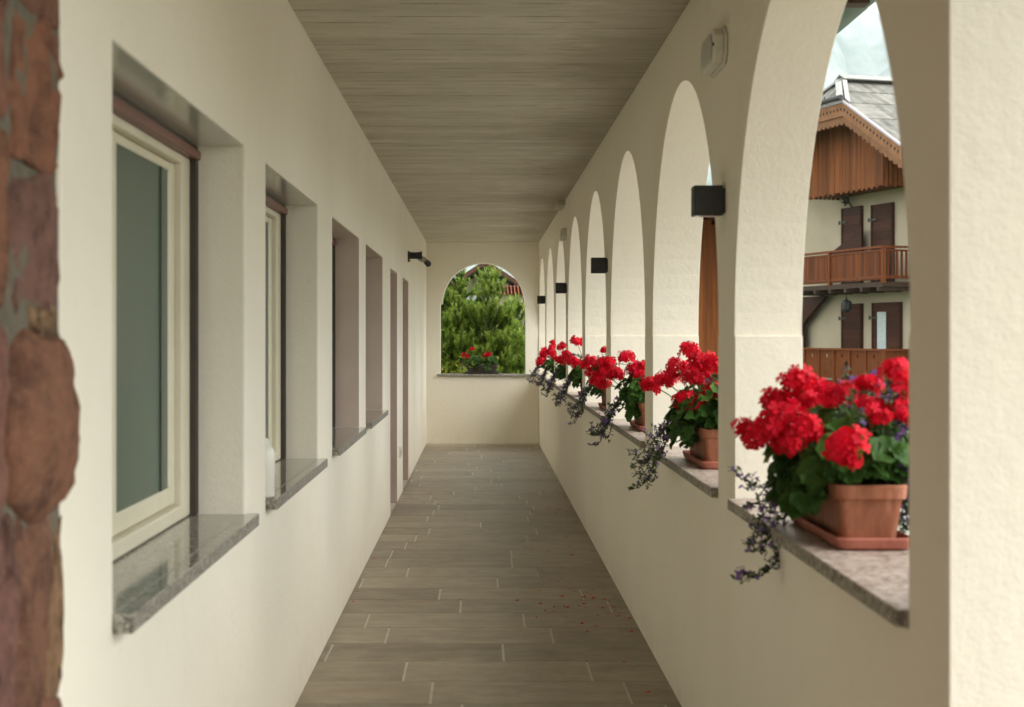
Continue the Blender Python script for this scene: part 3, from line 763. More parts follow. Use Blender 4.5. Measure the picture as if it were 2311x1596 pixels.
for k, (a, b) in enumerate(ARCH):
    cy = (a + b)/2 - 0.0
    if k == 0: cy = 3.895
    t = empty("potted_geranium", (PX, cy, SZ), label=PLAB[k], cat="potted plant", group="geranium troughs on the arcade sills")
    pot_parts(t)
    rr = random.Random(100 + k)
    hs = []
    for (x, y, rad, Yd) in HP[k]:
        p = P(x, y, Yd) - Vector((PX, cy, SZ)); hs.append((p, rad/F*Yd*1.04))
    if k:                                                     # heads on the courtyard side, hidden from the path
        for i in range(5):
            hs.append((Vector((rr.uniform(.02, .2), rr.uniform(-.32, .2), rr.uniform(.24, .46))), rr.uniform(.04, .055)))
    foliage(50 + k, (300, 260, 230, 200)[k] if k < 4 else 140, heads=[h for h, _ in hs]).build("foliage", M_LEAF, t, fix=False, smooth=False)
    for i, (p, rd) in enumerate(hs):
        src = HEADS[(i + k) % 4]
        o = src.copy(); col.objects.link(o); o.parent = t
        o.location = p; o.scale = (rd*.92,)*3
        o.rotation_euler = (rr.uniform(-.6, .6), rr.uniform(-.7, .3), rr.uniform(0, 6.3))
    if k == 0:
        W = lambda x, y, Y: tuple(P(x, y, Y) - Vector((PX, cy, SZ)))
        paths = [[(-.05, .14, .16), (-.09, .2, .2), W(1768, 1100, 4.12), W(1748, 1160, 4.13), W(1745, 1230, 4.10), W(1752, 1262, 4.06), W(1738, 1285, 4.04), W(1708, 1303, 4.03), W(1690, 1300, 4.03), W(1676, 1292, 4.03)],
                 [(-.05, .1, .16), (-.1, .18, .2), W(1770, 1090, 4.1), W(1735, 1120, 4.15), W(1718, 1165, 4.16), W(1700, 1205, 4.14), W(1692, 1232, 4.12)],
                 [(-.05, .2, .16), (-.1, .26, .21), W(1750, 1090, 4.2), W(1712, 1100, 4.22), W(1690, 1088, 4.22), W(1665, 1076, 4.22)],
                 [(-.05, .05, .16), (-.1, .14, .18), W(1775, 1130, 4.05), W(1757, 1175, 4.06), W(1735, 1215, 4.06), W(1716, 1245, 4.05), W(1695, 1228, 4.05)],
                 [(-.05, .2, .16), (-.1, .24, .16), W(1740, 1120, 4.18), W(1705, 1135, 4.2), W(1686, 1150, 4.2)],
                 [(-.05, .15, .16), (-.1, .22, .2), W(1765, 1115, 4.12), W(1730, 1150, 4.15), W(1722, 1190, 4.14), W(1742, 1215, 4.1)],
                 [(-.05, .10, .16), (-.1, .18, .16), W(1772, 1150, 4.08), W(1765, 1200, 4.08), W(1757, 1232, 4.06)],
                 [(.05, 0, .16), (.1, -.02, .26), (.115, -.1, .33), (.12, -.14, .36)], [(.05, 0, .16), (.11, 0, .24), (.13, -.08, .28), (.13, -.12, .26)],
                 [(.05, -.05, .16), (.12, -.1, .2), (.15, -.12, .12), (.16, -.13, .05)], [(.05, .1, .16), (.08, .06, .3), (.07, .03, .37), (.05, .0, .4)],
                 [(.05, -.05, .16), (.12, -.06, .22), (.14, -.05, .17), (.155, -.04, .06)], [(.05, .05, .16), (.1, .03, .28), (.11, .0, .34), (.1, -.05, .35)],
                 [(.03, .1, .16), (.04, .1, .3), (.03, .08, .37), (.01, .06, .41)]]
        for i in range(8):
            xx, yy = rr.uniform(-.04, .13), rr.uniform(-.28, .12); paths.append([(xx*.4, yy*.6, .14), (xx, yy, .25), (xx+.01, yy-.01, .31), (xx+rr.uniform(-.03, .03), yy-.03, rr.uniform(.32, .40))])
        for i in range(18):
            yy = rr.uniform(-.26, .06); paths.append([(.05, yy*.6, .14), (.10, yy, .19), (.115+rr.uniform(0, .03), yy+.02, .12), (.115+rr.uniform(0, .04), yy+rr.uniform(-.03, .05), rr.uniform(.0, .08))])
    else:
        paths = []
        for i in range(9):
            y = rr.uniform(.02, .36); dx = rr.uniform(.0, .07); dz = rr.uniform(.0, .13)
            paths.append([(-.05, y*.6, .16), (-.10, y*.85, .2), (-.15-dx*.3, y+rr.uniform(-.03, .05), .13), (-.18-dx*.6, y+rr.uniform(-.04, .08), .09-dz*.5), (-.20-dx, y+rr.uniform(-.05, .08), .03-dz), (-.22-dx*1.5, y+rr.uniform(-.1, .06), .035-dz+rr.uniform(-.03, .03))])
        for i in range(4):
            y = rr.uniform(-.2, .3)
            paths.append([(.0, y*.6, .16), (-.04, y*.9, .26), (-.06+rr.uniform(-.06, .1), y, .31), (-.08+rr.uniform(-.08, .1), y+.03, .35)])
    for pth in paths:
        s, f = trail(rr, pth)
        b0 = len(s.v); s.v += f.v; s.t += f.t; s.f += [tuple(i+b0 for i in q) for q in f.f]; s.m += [1]*len(f.f)
        s.build("trailing_stem", [M_TRAIL, M_PURP], t, fix=False)
for h in HEADS: bpy.data.objects.remove(h)

# dark trough on the end sill
t = empty("flower_box", (0.02, D + 0.12, esz), R(90), label="dark brown trough with small red geraniums on the end wall sill", cat="potted plant")
pot_parts(t, .21, .075, .125, (M_DKPOT, M_DKPOT))
hh = [P(x, y, D+.10) - Vector((.02, D+.12, esz)) for x, y in ((1065, 788, ), (1046, 800), (1055, 804), (1098, 801), (1103, 799))]
Rm = Matrix.Rotation(R(-90), 4, 'Z'); hh = [Rm @ p for p in hh]
fm = MB()
for cy_, sd in ((.105, 1), (-.115, 2)):
    q = foliage(70+sd, 120, .10, .105, .115, (), .16)
    fm.v += [(x, y+cy_, z-.045) for x, y, z in q.v]; b0 = len(fm.t); fm.t += q.t; fm.m += q.m
    fm.f += [tuple(i+b0 for i in f_) for f_ in q.f]
for h in hh: fm.tube([(0, h.y*.7, .1), h], .002, 4, .8, cap=False)
fm.build("foliage", M_LEAF, t, fix=False)
src = head_mesh(5, 34)
for i, h in enumerate(hh):
    o = src if i == 0 else src.copy()
    if i: col.objects.link(o)
    o.parent = t; o.location = h; o.scale = ((.034, .030, .034, .042, .036)[i],)*3; o.rotation_euler = (i, i*.7, i*2)

# ---------------------------------------------------------------- fallen petals
def FP(zx, zy):
    x = 677 + .3784*zx; y = 1072 + .3784*zy
    Yd = F*EZ/(y - VY); return ((x-VX)/F*Yd, Yd)
pet = [(1038, 138), (1367, 118), (1490, 208), (1530, 210), (1470, 202), (1590, 265), (1076, 339), (1743, 418), (1620, 480), (1565, 558), (1538, 636), (1297, 751), (1710, 703), (1732, 716), (1690, 730), (1768, 732), (1748, 739),
       (1815, 743), (1870, 720), (1808, 672), (1694, 771), (1662, 782), (1704, 790), (1516, 790), (1575, 787), (1597, 792), (1433, 770), (1464, 813), (1782, 791), (1805, 796), (1872, 790), (1835, 784), (1882, 812), (1832, 827),
       (1846, 752), (1890, 845), (1936, 852), (1971, 857), (1765, 903), (1682, 889), (1714, 937), (1972, 938), (1585, 852), (1410, 853), (1933, 1117), (2067, 1298), (1318, 931), (502, 348), (435, 500), (335, 697), (319, 758), (740, 168), (1604, 428), (1643, 327),
       (1367, 8), (1437, 18), (1420, 45), (1455, 110), (1388, 225), (1650, 278), (1550, 206), (773, 111)]
pm = MB()
ring = [(.011*math.cos(t), .008*math.sin(t), .003 + .003*math.sin(2*t+1)) for t in [2*math.pi*i/9 for i in range(9)]]
pm.add([(0, 0, .0012)] + ring, [(0, 1+i, 1+(i+1) % 9) for i in range(9)], .35)
p0 = pm.build("fallen_petal", M_RED, None, fix=False, label="loose red geranium petal lying on the stone floor", cat="petal", group="fallen petals on the floor")
for i, q in enumerate(pet + [(rnd.uniform(1380, 1900), rnd.uniform(60, 860)) for _ in range(22)]):
    o = p0 if i == 0 else p0.copy()
    if i: col.objects.link(o)
    x, y = FP(*q); x = max(XL+.02, min(XR-.02, x))
    o.location = (x, y, .001); s = rnd.uniform(.55, 1.15); o.scale = (s*rnd.uniform(.8, 1.5), s, s); o.rotation_euler = (0, 0, rnd.uniform(0, 6.3))

# ---------------------------------------------------------------- pines behind the end wall
def pine(loc, hgt, spread, seed, label, rz=0.0, trunk_r=.05):
    rr = random.Random(seed)
    t = empty("pine_tree", loc, rz, label=label, cat="tree", group="bushy pines behind the end wall")
    tr, cr = MB(), MB()
    tr.tube([(0, 0, 0), (.02, .01, hgt*.35), (-.01, .0, hgt*.7), (0, 0, hgt-.12)], [trunk_r, trunk_r*.75, trunk_r*.45, .010], 8)
    def shoot(p, d, L, tint, nn=34):
        a, b, w = frame_from(d, rr.random()*6)
        for i in range(nn):
            s = rr.uniform(0, 1); q = p + w*L*s; ph = i*2.4 + rr.random()
            dd = (a*math.cos(ph) + b*math.sin(ph))*rr.uniform(.75, 1.0) + w*rr.uniform(.55, 1.1)
            ln = rr.uniform(.038, .062); e = w.cross(dd).normalized()*.0042
            cr.add([q-e, q+e, q + dd.normalized()*ln], [(0, 1, 2)], max(0, min(1, tint + rr.uniform(-.13, .13) + .15*s)))
    def branch(p, d, L, depth):
        d = d.normalized(); n = max(2, int(L/.10)); pts = [p]
        for i in range(n):
            d = (d + Vector((rr.uniform(-.12, .12), rr.uniform(-.12, .12), .10))).normalized(); pts.append(pts[-1] + d*L/n)
        tr.tube(pts, [(.004 + .010*L)*(1-.7*i/n) for i in range(n+1)], 5, cap=False)
        for i in range(1, n+1):
            if depth and i >= n*.35:
                for k in range(rr.choice((1, 2, 2))):
                    sd = (d*.8 + Vector((rr.uniform(-1, 1), rr.uniform(-1, 1), rr.uniform(.1, .9)))).normalized()
                    branch(pts[i], sd, L*rr.uniform(.28, .42)*(1.15-.5*i/n), depth-1)
            if i >= n*.3 or not depth:
                dk = .22 + .45*rr.random() + .12*(i == n)
                shoot(pts[i-1], (pts[i]-pts[i-1]) + Vector((0, 0, .02)), L/n*1.15, dk)
        up = (d + Vector((0, 0, .6))).normalized()
        shoot(pts[-1], up, rr.uniform(.09, .17), .62 + .25*rr.random(), 42)
        tr.tube([pts[-1], pts[-1] + up*.08], .003, 4, cap=False)
    z = .25
    while z < hgt - .12:
        f = z/hgt; L = spread*(1 - f)**1.15*(.75 + .5*rr.random()) + .10
        n = rr.choice((5, 6, 7)); a0 = rr.random()*6.28
        for k in range(n):
            a = a0 + 6.283*k/n + rr.uniform(-.3, .3); el = .35 + .65*f
            branch(Vector((0, 0, z + rr.uniform(-.03, .03))), Vector((math.cos(a), math.sin(a), el)), L*rr.uniform(.75, 1.1), 2 if L > .38 else 1)
        z += rr.uniform(.13, .19)
    for k in range(3): shoot(Vector((0, 0, hgt-.30+.1*k)), Vector((0, 0, 1)), .14, .6, 60)
    tr.build("trunk", M_BARK, t, fix=False, smooth=True)
    cr.build("crown", M_PINE, t, fix=False)
pine((P(1030, 700, 22.9).x, 22.9, -.6), 3.22, 1.15, 1, "tallest bushy green pine, at the left of the end opening")
pine((P(1108, 700, 22.4).x, 22.4, -.6), 3.06, 1.0, 2, "bushy pine with a tall upright leader in the middle of the end opening")
pine((P(1168, 700, 23.2).x, 23.2, -.6), 2.62, 1.0, 3, "lower bushy pine at the right of the end opening")
pine((P(1068, 700, 23.9).x, 23.9, -.6), 2.5, 1.1, 4, "dark bushy pine standing behind the other pines")
t = empty("yellow_shrub", (P(1025, 800, 21.8).x, 21.8, -.6), label="yellow-leaved shrub under the pines, beside the dark trough", cat="shrub")
m, f = MB(), MB(); rr = random.Random(5)
for i in range(14):
    a = rr.uniform(0, 6.28); tip = Vector((math.cos(a)*rr.uniform(.1, .38), math.sin(a)*rr.uniform(.05, .3), rr.uniform(1.25, 1.85)))
    m.tube([(0, 0, 0), tip*.5 + Vector((0, 0, .1)), tip], [.008, .006, .002], 5, cap=False)
    for j in range(60):
        q = tip*rr.uniform(.5, 1) + Vector((rr.uniform(-.1, .1), rr.uniform(-.1, .1), rr.uniform(-.08, .08)))
        d = Vector((rr.uniform(-1, 1), rr.uniform(-1, 1), rr.uniform(-.5, 1))).normalized(); e = d.cross(Vector((rr.random(), rr.random(), 1))).normalized(); L = rr.uniform(.03, .055)
        f.add([q, q+d*L*.5+e*L*.3, q+d*L, q+d*L*.5-e*L*.3], [(0, 1, 2, 3)], rr.random()**1.5)
m.build("stems", M_BARK, t, fix=False); f.build("leaves", M_YEL, t, fix=False)

# ---------------------------------------------------------------- houses far behind the pines
def far_house(name, Yd, ax, az_, rx, rz_, label):
    """gable end faces the porch; apex and right eave given as photo pixels"""
    A, E_ = P(ax, az_, Yd), P(rx, rz_, Yd)
    sl = (A.z - E_.z)/(E_.x - A.x); half = 6.0
    t = empty(name, (A.x, Yd, -.6), label=label, cat="house")
    zt = A.z + .6
    m = MB(); ze = zt - sl*half
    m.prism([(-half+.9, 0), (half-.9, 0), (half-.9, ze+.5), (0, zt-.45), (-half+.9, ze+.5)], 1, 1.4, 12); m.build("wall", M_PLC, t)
    m = MB()
    for s in (-1, 1):
        m.prism([(0, zt), (s*half, ze), (s*half, ze-.22), (0, zt-.26)], 1, 0, 13)
    r = m.build("roof", M_WDARK, t)
    m = MB()
    for s in (-1, 1): m.prism([(0, zt+.04), (s*half, ze+.04), (s*half, ze-.14), (0, zt-.20)], 1, -.06, -.005)
    m.build("bargeboard", wood("brown_rake_boards", (.055, .025, .015), (.10, .048, .028), (3, 3, 3)), r)
    m = MB()
    for i in range(9): m.tube([(-4+i, .3, zt-sl*abs(-4+i)-.28), (-4+i, 1.4, zt-sl*abs(-4+i)-.28)], .07, 6)
    m.box((-.12, .2, zt-2.0), (.12, .4, zt-.3)); m.box((-3.2, .2, zt-1.75), (3.2, .38, zt-1.55))
    m.build("gable_truss", M_WDARK, t)
    m = MB(); zg = zt - (P(1070, 618, Yd).z - A.z)*-1
    m.box((-half+.6, -.3, zt-1.95), (half-.6, 1.35, zt-1.72)); m.build("balcony_floor", M_GREYB, t)
    m = MB()
    for i in range(4): m.box((-4.2+2.4*i, 1.34, zt-4.6), (-3.2+2.4*i, 1.4, zt-3.0))
    m.build("window", M_WDOOR, t)
    return t
far_house("gabled_house", 75.0, 1096, 588, 1176, 640, "white house with a dark timber gable roof rising behind the pines")
t = empty("tiled_house", (P(1165, 650, 52).x, 52, -.6), label="low house with an orange tiled roof at the right of the end opening", cat="house")
zt, zb = P(0, 641, 52).z + .6, P(0, 664, 52).z + .6
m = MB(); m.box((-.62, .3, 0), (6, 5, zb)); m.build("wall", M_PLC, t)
m = MB(); n = 16
for j in range(n):
    y0, y1 = 0 + 1.6*j/n, 0 + 1.6*(j+1)/n; z0, z1 = zb + (zt-zb)*j/n, zb + (zt-zb)*(j+1)/n
    for i in range(57):
        x0 = -.75 + i*.12
        m.add([(x0, y0-.03, z0), (x0+.03, y0-.03, z0+.03), (x0+.09, y0-.03, z0+.03), (x0+.12, y0-.03, z0), (x0+.12, y1, z1), (x0+.09, y1, z1+.01), (x0+.03, y1, z1+.01), (x0, y1, z1)], [(0, 1, 6, 7), (1, 2, 5, 6), (2, 3, 4, 5)], rnd.random())
m.add([(-.75, 0, zb-.02), (6.1, 0, zb-.02), (6.1, 3.2, zb-.02), (-.75, 3.2, zb-.02), (6.1, 1.6, zt-.02), (-.75, 1.6, zt-.02)], [(0, 1, 4, 5), (2, 3, 5, 4), (0, 3, 2, 1)], .4)
m.build("roof", M_TILEROOF, t, fix=False)

# ---------------------------------------------------------------- chalet across the yard
KX, KY = 909/F*44, 44.0
ch = empty("chalet", (KX, KY, -.6), math.atan2(-.959, .282), label="white and timber chalet with carved balconies and grey board roof across the yard", cat="house")
GZ = .6                                                       # local z = world z + GZ
def C3(u, off, z): return (-u, -off, z + GZ)
class CB(MB):
    """pieces in facade coordinates: u to the left along the facade, off towards the viewer, z up (world)"""
    def fbox(self, u0, u1, o0, o1, z0, z1, tint=.5, m=0):
        self.box((-max(u0, u1), -max(o0, o1), min(z0, z1)+GZ), (-min(u0, u1), -min(o0, o1), max(z0, z1)+GZ), tint, m)
    def fpoly(self, pts, o0, o1, tint=.5, m=0):
        self.prism([(-u, z+GZ) for u, z in pts], 1, -o1, -o0, tint, m)
EUB, LUB, MID, RZE, SLP = .58, 4.0, 2.3, 8.17, .53
zroof = lambda u: RZE + SLP*(MID - EUB) - SLP*abs(u - MID)
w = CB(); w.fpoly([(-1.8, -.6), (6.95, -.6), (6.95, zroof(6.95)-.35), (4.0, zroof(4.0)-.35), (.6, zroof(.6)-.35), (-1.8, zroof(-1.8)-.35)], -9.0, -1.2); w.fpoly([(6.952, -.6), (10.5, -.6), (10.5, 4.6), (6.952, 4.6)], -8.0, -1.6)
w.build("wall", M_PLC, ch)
w = CB(); w.fbox(-.2, 6.4, -1.195, -.35, -.6, -.28); w.build("plinth", M_BASEPL, ch)
# boarded upper storey that projects over the balcony
c = CB(); u = 0.0; r2 = random.Random(3)
while u < 4.6:
    bw = r2.uniform(.12, .17); e = min(u+bw, 4.6); top = min(zroof(u), zroof(e), RZE) - .30; zl = 5.76 + (.0 if int(u*7) % 2 else .05)
    c.fpoly([(u+.004, zl), (u+.02, zl-.05), ((u+e)/2, zl-.07), (e-.02, zl-.05), (e-.004, zl), (e-.004, top), (u+.004, top)], -.03, r2.uniform(0, .012), r2.random()); u = e
v = 0.0
while v < 1.16:
    e = min(v+.15, 1.2); c.fbox(-.012, .02, -e+.004, -v-.034, 5.72 + .04*((v*7) % 2 > 1), zroof(0)-.3, r2.random()*.8)
    c.fbox(4.58, 4.612, -e+.004, -v-.034, 5.74, zroof(4.6)-.3, r2.random()); v = e
c.fbox(.02, 4.58, -1.19, -.034, 5.80, 5.86, .2)
c.build("cladding", M_WCLAD, ch)
# roof: boards in three courses per slope, half hip in front
rf = CB(); PK = .0                                            # ridge starts at off = 0; eave of the half hip at off = .9
EO = .92; ZR = RZE + SLP*(MID-EUB)
def roof_board(uA, uB, oA, oB, lift, tint):
    zA, zB = zroof(uA)+lift, zroof(uB)+lift*.4
    p = [C3(uA, oA, zA), C3(uA, oB, zA), C3(uB, oB, zB), C3(uB, oA, zB)]
    q = [(x, y, z-.03) for x, y, z in p]
    rf.add(p+q, [(0, 1, 2, 3), (4, 7, 6, 5), (0, 4, 5, 1), (1, 5, 6, 2), (2, 6, 7, 3), (3, 7, 4, 0)], tint)
for side in (-1, 1):
    br = [MID, MID+side*.95, MID+side*1.85, MID+side*2.98, MID+side*4.75]
    for ci in range(4):
        o = EO
        while o > -8.0:
            bw = r2.uniform(.15, .2); o1 = o - bw
            ua, ub = br[ci+1], br[ci]
            # clip by the half hip line: |u-MID| must exceed (off)/(EO)*(MID-EUB)
            lim = max(0, (o+o1)/2/EO)*(MID-EUB)
            if abs(ub-MID) < lim: ub = MID + side*lim
            if abs(ua-MID) > abs(ub-MID)+.02: roof_board(ua, ub, o, o1+.006, .05 if True else 0, r2.random())
            o = o1
hipz = lambda off: RZE + (ZR-RZE)*(1-off/EO)
for i in range(22):                                           # half-hip face boards
    ua = EUB + (LUB-EUB)*i/22; ub = EUB + (LUB-EUB)*(i+1)/22 - .006
    f_ = lambda u: EO*abs(u-MID)/(MID-EUB)
    oa, ob = f_(ua), f_(ub)
    p = [C3(ua, EO+.05, hipz(EO)+.0), C3(ub, EO+.05, hipz(EO)+.0), C3(ub, ob, hipz(ob)+.04), C3(ua, oa, hipz(oa)+.04)]
    q = [(x, y, z-.03) for x, y, z in p]
    rf.add(p+q, [(0, 1, 2, 3), (4, 7, 6, 5), (0, 4, 5, 1), (1, 5, 6, 2), (2, 6, 7, 3), (3, 7, 4, 0)], r2.random())
ro = rf.build("roof", M_WGREY, ch)
rc = CB()
def strip(a, b, wv, th=.03):
    a, b, wv = Vector(a), Vector(b), Vector(wv)
    n = (b-a).cross(wv).normalized()*th
    if n.z < 0: n = -n
    p = [a-wv, a+wv, b+wv, b-wv]; rc.add(p + [x+n for x in p], [(0, 1, 2, 3), (4, 7, 6, 5), (0, 4, 5, 1), (1, 5, 6, 2), (2, 6, 7, 3), (3, 7, 4, 0)], r2.random())
for s, bu in ((0, EUB), (1, LUB)):
    d = 1 if s == 0 else -1
    strip(C3(MID-d*.12, .0, ZR+.05), C3(bu-d*.16, EO-.03, RZE+.0), (.14*d, 0, -.07)); strip(C3(MID+d*.1, .06, ZR+.05), C3(bu+d*.12, EO+.06, RZE+.06), (.13*d, .03, 0))
strip(C3(MID-.14, .1, ZR+.10), C3(MID-.14, -8.0, ZR+.10), (.16, 0, -.08)); strip(C3(MID+.14, .1, ZR+.10), C3(MID+.14, -8.0, ZR+.10), (-.16, 0, -.08))
rc.build("ridge_boards", M_RIDGE, ro)
gt = CB(); gt.tube([C3(EUB-.05, EO+.13, RZE+.13), C3(LUB+.1, EO+.13, RZE+.13)], .075, 10)
for uu in (1.5, 2.6, 3.6): gt.tube([C3(uu, EO+.02, RZE+.02), C3(uu, EO+.12, RZE+.27)], .02, 6)
gt.build("gutter", M_IRON, ro, smooth=False)
# carved bargeboards along eave and rakes
bg = CB()
def carved(p0, p1, drop0, drop1, o0, o1, sc, tint, down=(0, -1)):
    (u0, z0), (u1, z1) = p0, p1
    L = math.hypot(u1-u0, z1-z0); n = max(2, round(L/sc)); pts = []
    for i in range(n):
        for k in range(6):
            t = (i + k/6)/n; dz = drop1 + (.075*abs(math.sin(math.pi*k/6)) if sc < 9 else 0)
            pts.append((u0+(u1-u0)*t, z0+(z1-z0)*t - dz))
    pts.append((u1, z1-drop1))
    bg.fpoly([(u0, z0-drop0), (u1, z1-drop0)] + pts[::-1], o0, o1, tint)
rr_r, rr_l = (-2.45, zroof(-2.45)), (MID+4.75, zroof(MID+4.75))
segs = [((EUB, RZE), (LUB, RZE)), ((EUB, RZE), rr_r), ((LUB, RZE), rr_l)]
for p0, p1 in segs:
    carved(p0, p1, .005, .40, EO, EO+.04, 99, .6)
    carved(p0, p1, .38, .58, EO-.045, EO-.002, .26, .3)
bo = bg.build("bargeboard", M_WBARGE, ch)
dr = CB()
for p0, p1 in segs:
    L = math.hypot(p1[0]-p0[0], p1[1]-p0[1]); n = int(L/.2)
    for i in range(n):
        t = (i+.5)/n; uu = p0[0]+(p1[0]-p0[0])*t; zz = p0[1]+(p1[1]-p0[1])*t-.2
        dr.fpoly([(uu+.045*math.cos(a), zz+.045*math.sin(a)) for a in [6.283*k/10 for k in range(10)]], EO+.041, EO+.044)
dr.build("painted_hole_discs", M_HOLE_SHADE, bo)  # dark discs laid on the board, painting the shade of uncut holes
tr_ = CB()
for p0, p1 in segs: tr_.fpoly([(p0[0], p0[1]+.05), (p1[0], p1[1]+.05), (p1[0], p1[1]-.01), (p0[0], p0[1]-.01)], EO-.02, EO+.07)
tr_.build("edge_flashing", mottled("mauve_metal", (.30, .26, .27), (.38, .33, .34), 6, .5), bo)
sf = CB(); sf.fpoly([(LUB, RZE-.1), (EUB, RZE-.1), (-2.4, zroof(-2.4)-.1), (-2.4, zroof(-2.4)-.18), (EUB, RZE-.2), (LUB, RZE-.2), (MID+4.7, zroof(MID+4.7)-.18), (MID+4.7, zroof(MID+4.7)-.1)], -1.15, EO-.05); sf.build("soffit", M_WDARK, ch)
# balconies
def fbal(name, zt, zb, panels):
    b = CB(); U1 = 5.6
    b.fbox(-.06, U1, -.09, .07, zt-.06, zt, .8); b.fbox(-.06, .10, -1.15, -.09, zt-.06, zt, .6)
    ro_ = b.build(name, M_WRAIL, ch)
    s = CB(); s.fbox(-.03, U1, -1.19, .02, zb-.22, zb-.08, .3)
    for i in range(7): s.fbox(.05+i*.92, .19+i*.92, -1.18, .10, zb-.34, zb-.222, .2)
    s.build("balcony_floor", M_WDARK, ro_)
    posts = [0, 3.04] if not panels else [0, .92, 1.84, 2.76, 3.68, 4.6]
    for q in posts:
        p = CB(); p.fbox(q-.055, q+.055, -.06, .05, zb-.12 if not panels else zb-.3, zt-.061, .7)
        p.build("post", M_WRAIL, ro_)
    bl = CB()
    if not panels:
        bl.fbox(.056, U1, -.04, .02, zt-.16, zt-.10, .6); bl.fbox(.056, U1, -.04, .02, zb+.02, zb+.10, .6)
        uu = .09
        while uu < U1:
            if min(abs(uu-q) for q in posts) > .09: bl.fbox(uu, uu+.082, -.03, 0, zb-.02, zt-.10, r2.random())
            uu += .098
        vv = .12
        while vv < 1.1:
            bl.fbox(-.015, .015, -vv-.065, -vv, zb, zt-.10, r2.random()*.6); vv += .15
        bl.fbox(-.02, .02, -1.15, -.062, zt-.16, zt-.101, .4); bl.fbox(-.02, .02, -1.15, -.062, zb+.02, zb+.1, .4)
    else:
        for i in range(6):
            a = i*.92 + .058; e = a + .804
            # boards with pierced hearts and lozenges
            uu = [a, a+.11, a+.17, a+.37, a+.42, a+.48, e]; 
            cuts = {(3, .62), (3, .52), (1, .52), (4, .22), (3, .22), (4, .62)}
            zz = [zb+.05, zb+.16, zb+.22, zb+.27, zb+.45, zb+.60, zb+.68, zb+.78, zt-.061]
            for x in range(6):
                for y in range(8):
                    hole_ = (x, y) in ((3, 2), (3, 6), (1, 4), (4, 6)) and True
                    if (x, y) == (1, 4): hole_ = (i % 5 in (0, 2, 3))
                    if hole_: continue
                    bl.fbox(uu[x], uu[x+1], -.03, 0, zz[y], zz[y+1], .5 if i % 2 else .62)
        bl.fbox(-.015, .015, -1.15, -.062, zb+.05, zt-.061, .2)
    bl.build("balusters" if not panels else "pierced_panels", M_WRAIL, ro_)
fbal("upper_balcony", 4.03, 3.08, False)
fbal("lower_balcony", 1.08, .12, True)
def fdoor(name, u0, u1, z0, z1, glass=None):
    d = CB(); d.fbox(u0, u1, -1.198, -1.12, z0, z1, .5)
    for x in (u0, u1-.07): d.fbox(x, x+.07, -1.12, -1.09, z0, z1, .2)
    for i in range(9): d.fbox(u0+.072, u1-.072, -1.12, -1.112+.004*(i % 2), z0+i*(z1-z0)/9+.004, z0+(i+1)*(z1-z0)/9-.004, r2.random())
    o = d.build(name, M_WDOOR, ch)
    for zz in (z0+.45, z1-.45):
        hg = CB(); hg.fbox(u1-.35, u1+.10, -1.088, -1.07, zz-.025, zz+.025); hg.fbox(u1+.05, u1+.11, -1.089, -1.06, zz-.06, zz+.06)
        hg.build("strap_hinge", M_IRON, o)
    if glass:
        gmb = CB(); gmb.fbox(glass[0], glass[1], -1.10, -1.085, z0+.1, z1-.28); gmb.build("pane", M_CURT, o)
fdoor("door", 3.12, 4.30, 3.0, 5.45); fdoor("door", 1.34, 2.53, 3.0, 5.41); fdoor("door", 3.12, 4.30, 0.04, 2.45); fdoor("door", .91, 2.48, 0.04, 2.45, (1.66, 2.14))
for zz in (.95, 3.9):
    for oo in (-3.2, -6.4):
        f = CB(); f.fbox(-1.84, -1.801, oo-.9, oo, zz, zz+1.2); fo_ = f.build("window", M_WDOOR, ch)
        f = CB(); f.fbox(-1.852, -1.841, oo-.82, oo-.08, zz+.08, zz+1.12); f.build("pane", M_PANE, fo_)
        for sh in (oo+.03, oo-1.43):
            f = CB(); f.fbox(-1.86, -1.801, sh, sh+.5, zz-.02, zz+1.22); f.build("shutter", M_WRAIL, fo_)
s = CB(); s.fpoly([(4.84, 2.72), (6.42, 1.8), (6.42, .1), (7.4, .1), (7.4, 2.72)], -1.0, -.85, .2); s.build("stair_panel", M_WDOOR, ch)
s = CB(); s.fpoly([(4.9, 3.9), (4.9, 3.97), (3.2, 4.55), (2.95, 4.78), (2.75, 4.78), (2.75, 3.9)], -.95, -.9, .3); s.build("slanting_screen", M_WDOOR, ch)
o = CB(); cu, cz = 3.75, 5.72
o.tube([C3(cu, -1.19, cz-.3), C3(cu, -1.0, cz-.05), C3(cu, -.95, cz+.2)], .03, 6)
for a in range(7):
    aa = a*.9; o.tube([C3(cu, -.97, cz), C3(cu+.16*math.cos(aa), -.95, cz+.16*math.sin(aa)), C3(cu+.28*math.cos(aa+.4), -.93, cz+.24*math.sin(aa+.4))], [.045, .05, .012], 6)
o.build("iron_ornament", M_IRON, ch)
o = CB(); lu, lz = 2.84, 2.55
o.lathe([(.02, .42), (.03, .36), (.14, .30), (.17, .22), (.15, .06), (.10, 0), (.03, -.05)][::-1], 8, Matrix.Translation(C3(lu, -.45, lz-.35)))
o.tube([C3(lu, -.45, lz+.02), C3(lu, -.45, 2.8)], .012, 5); o.build("hanging_lantern", M_IRON, ch)

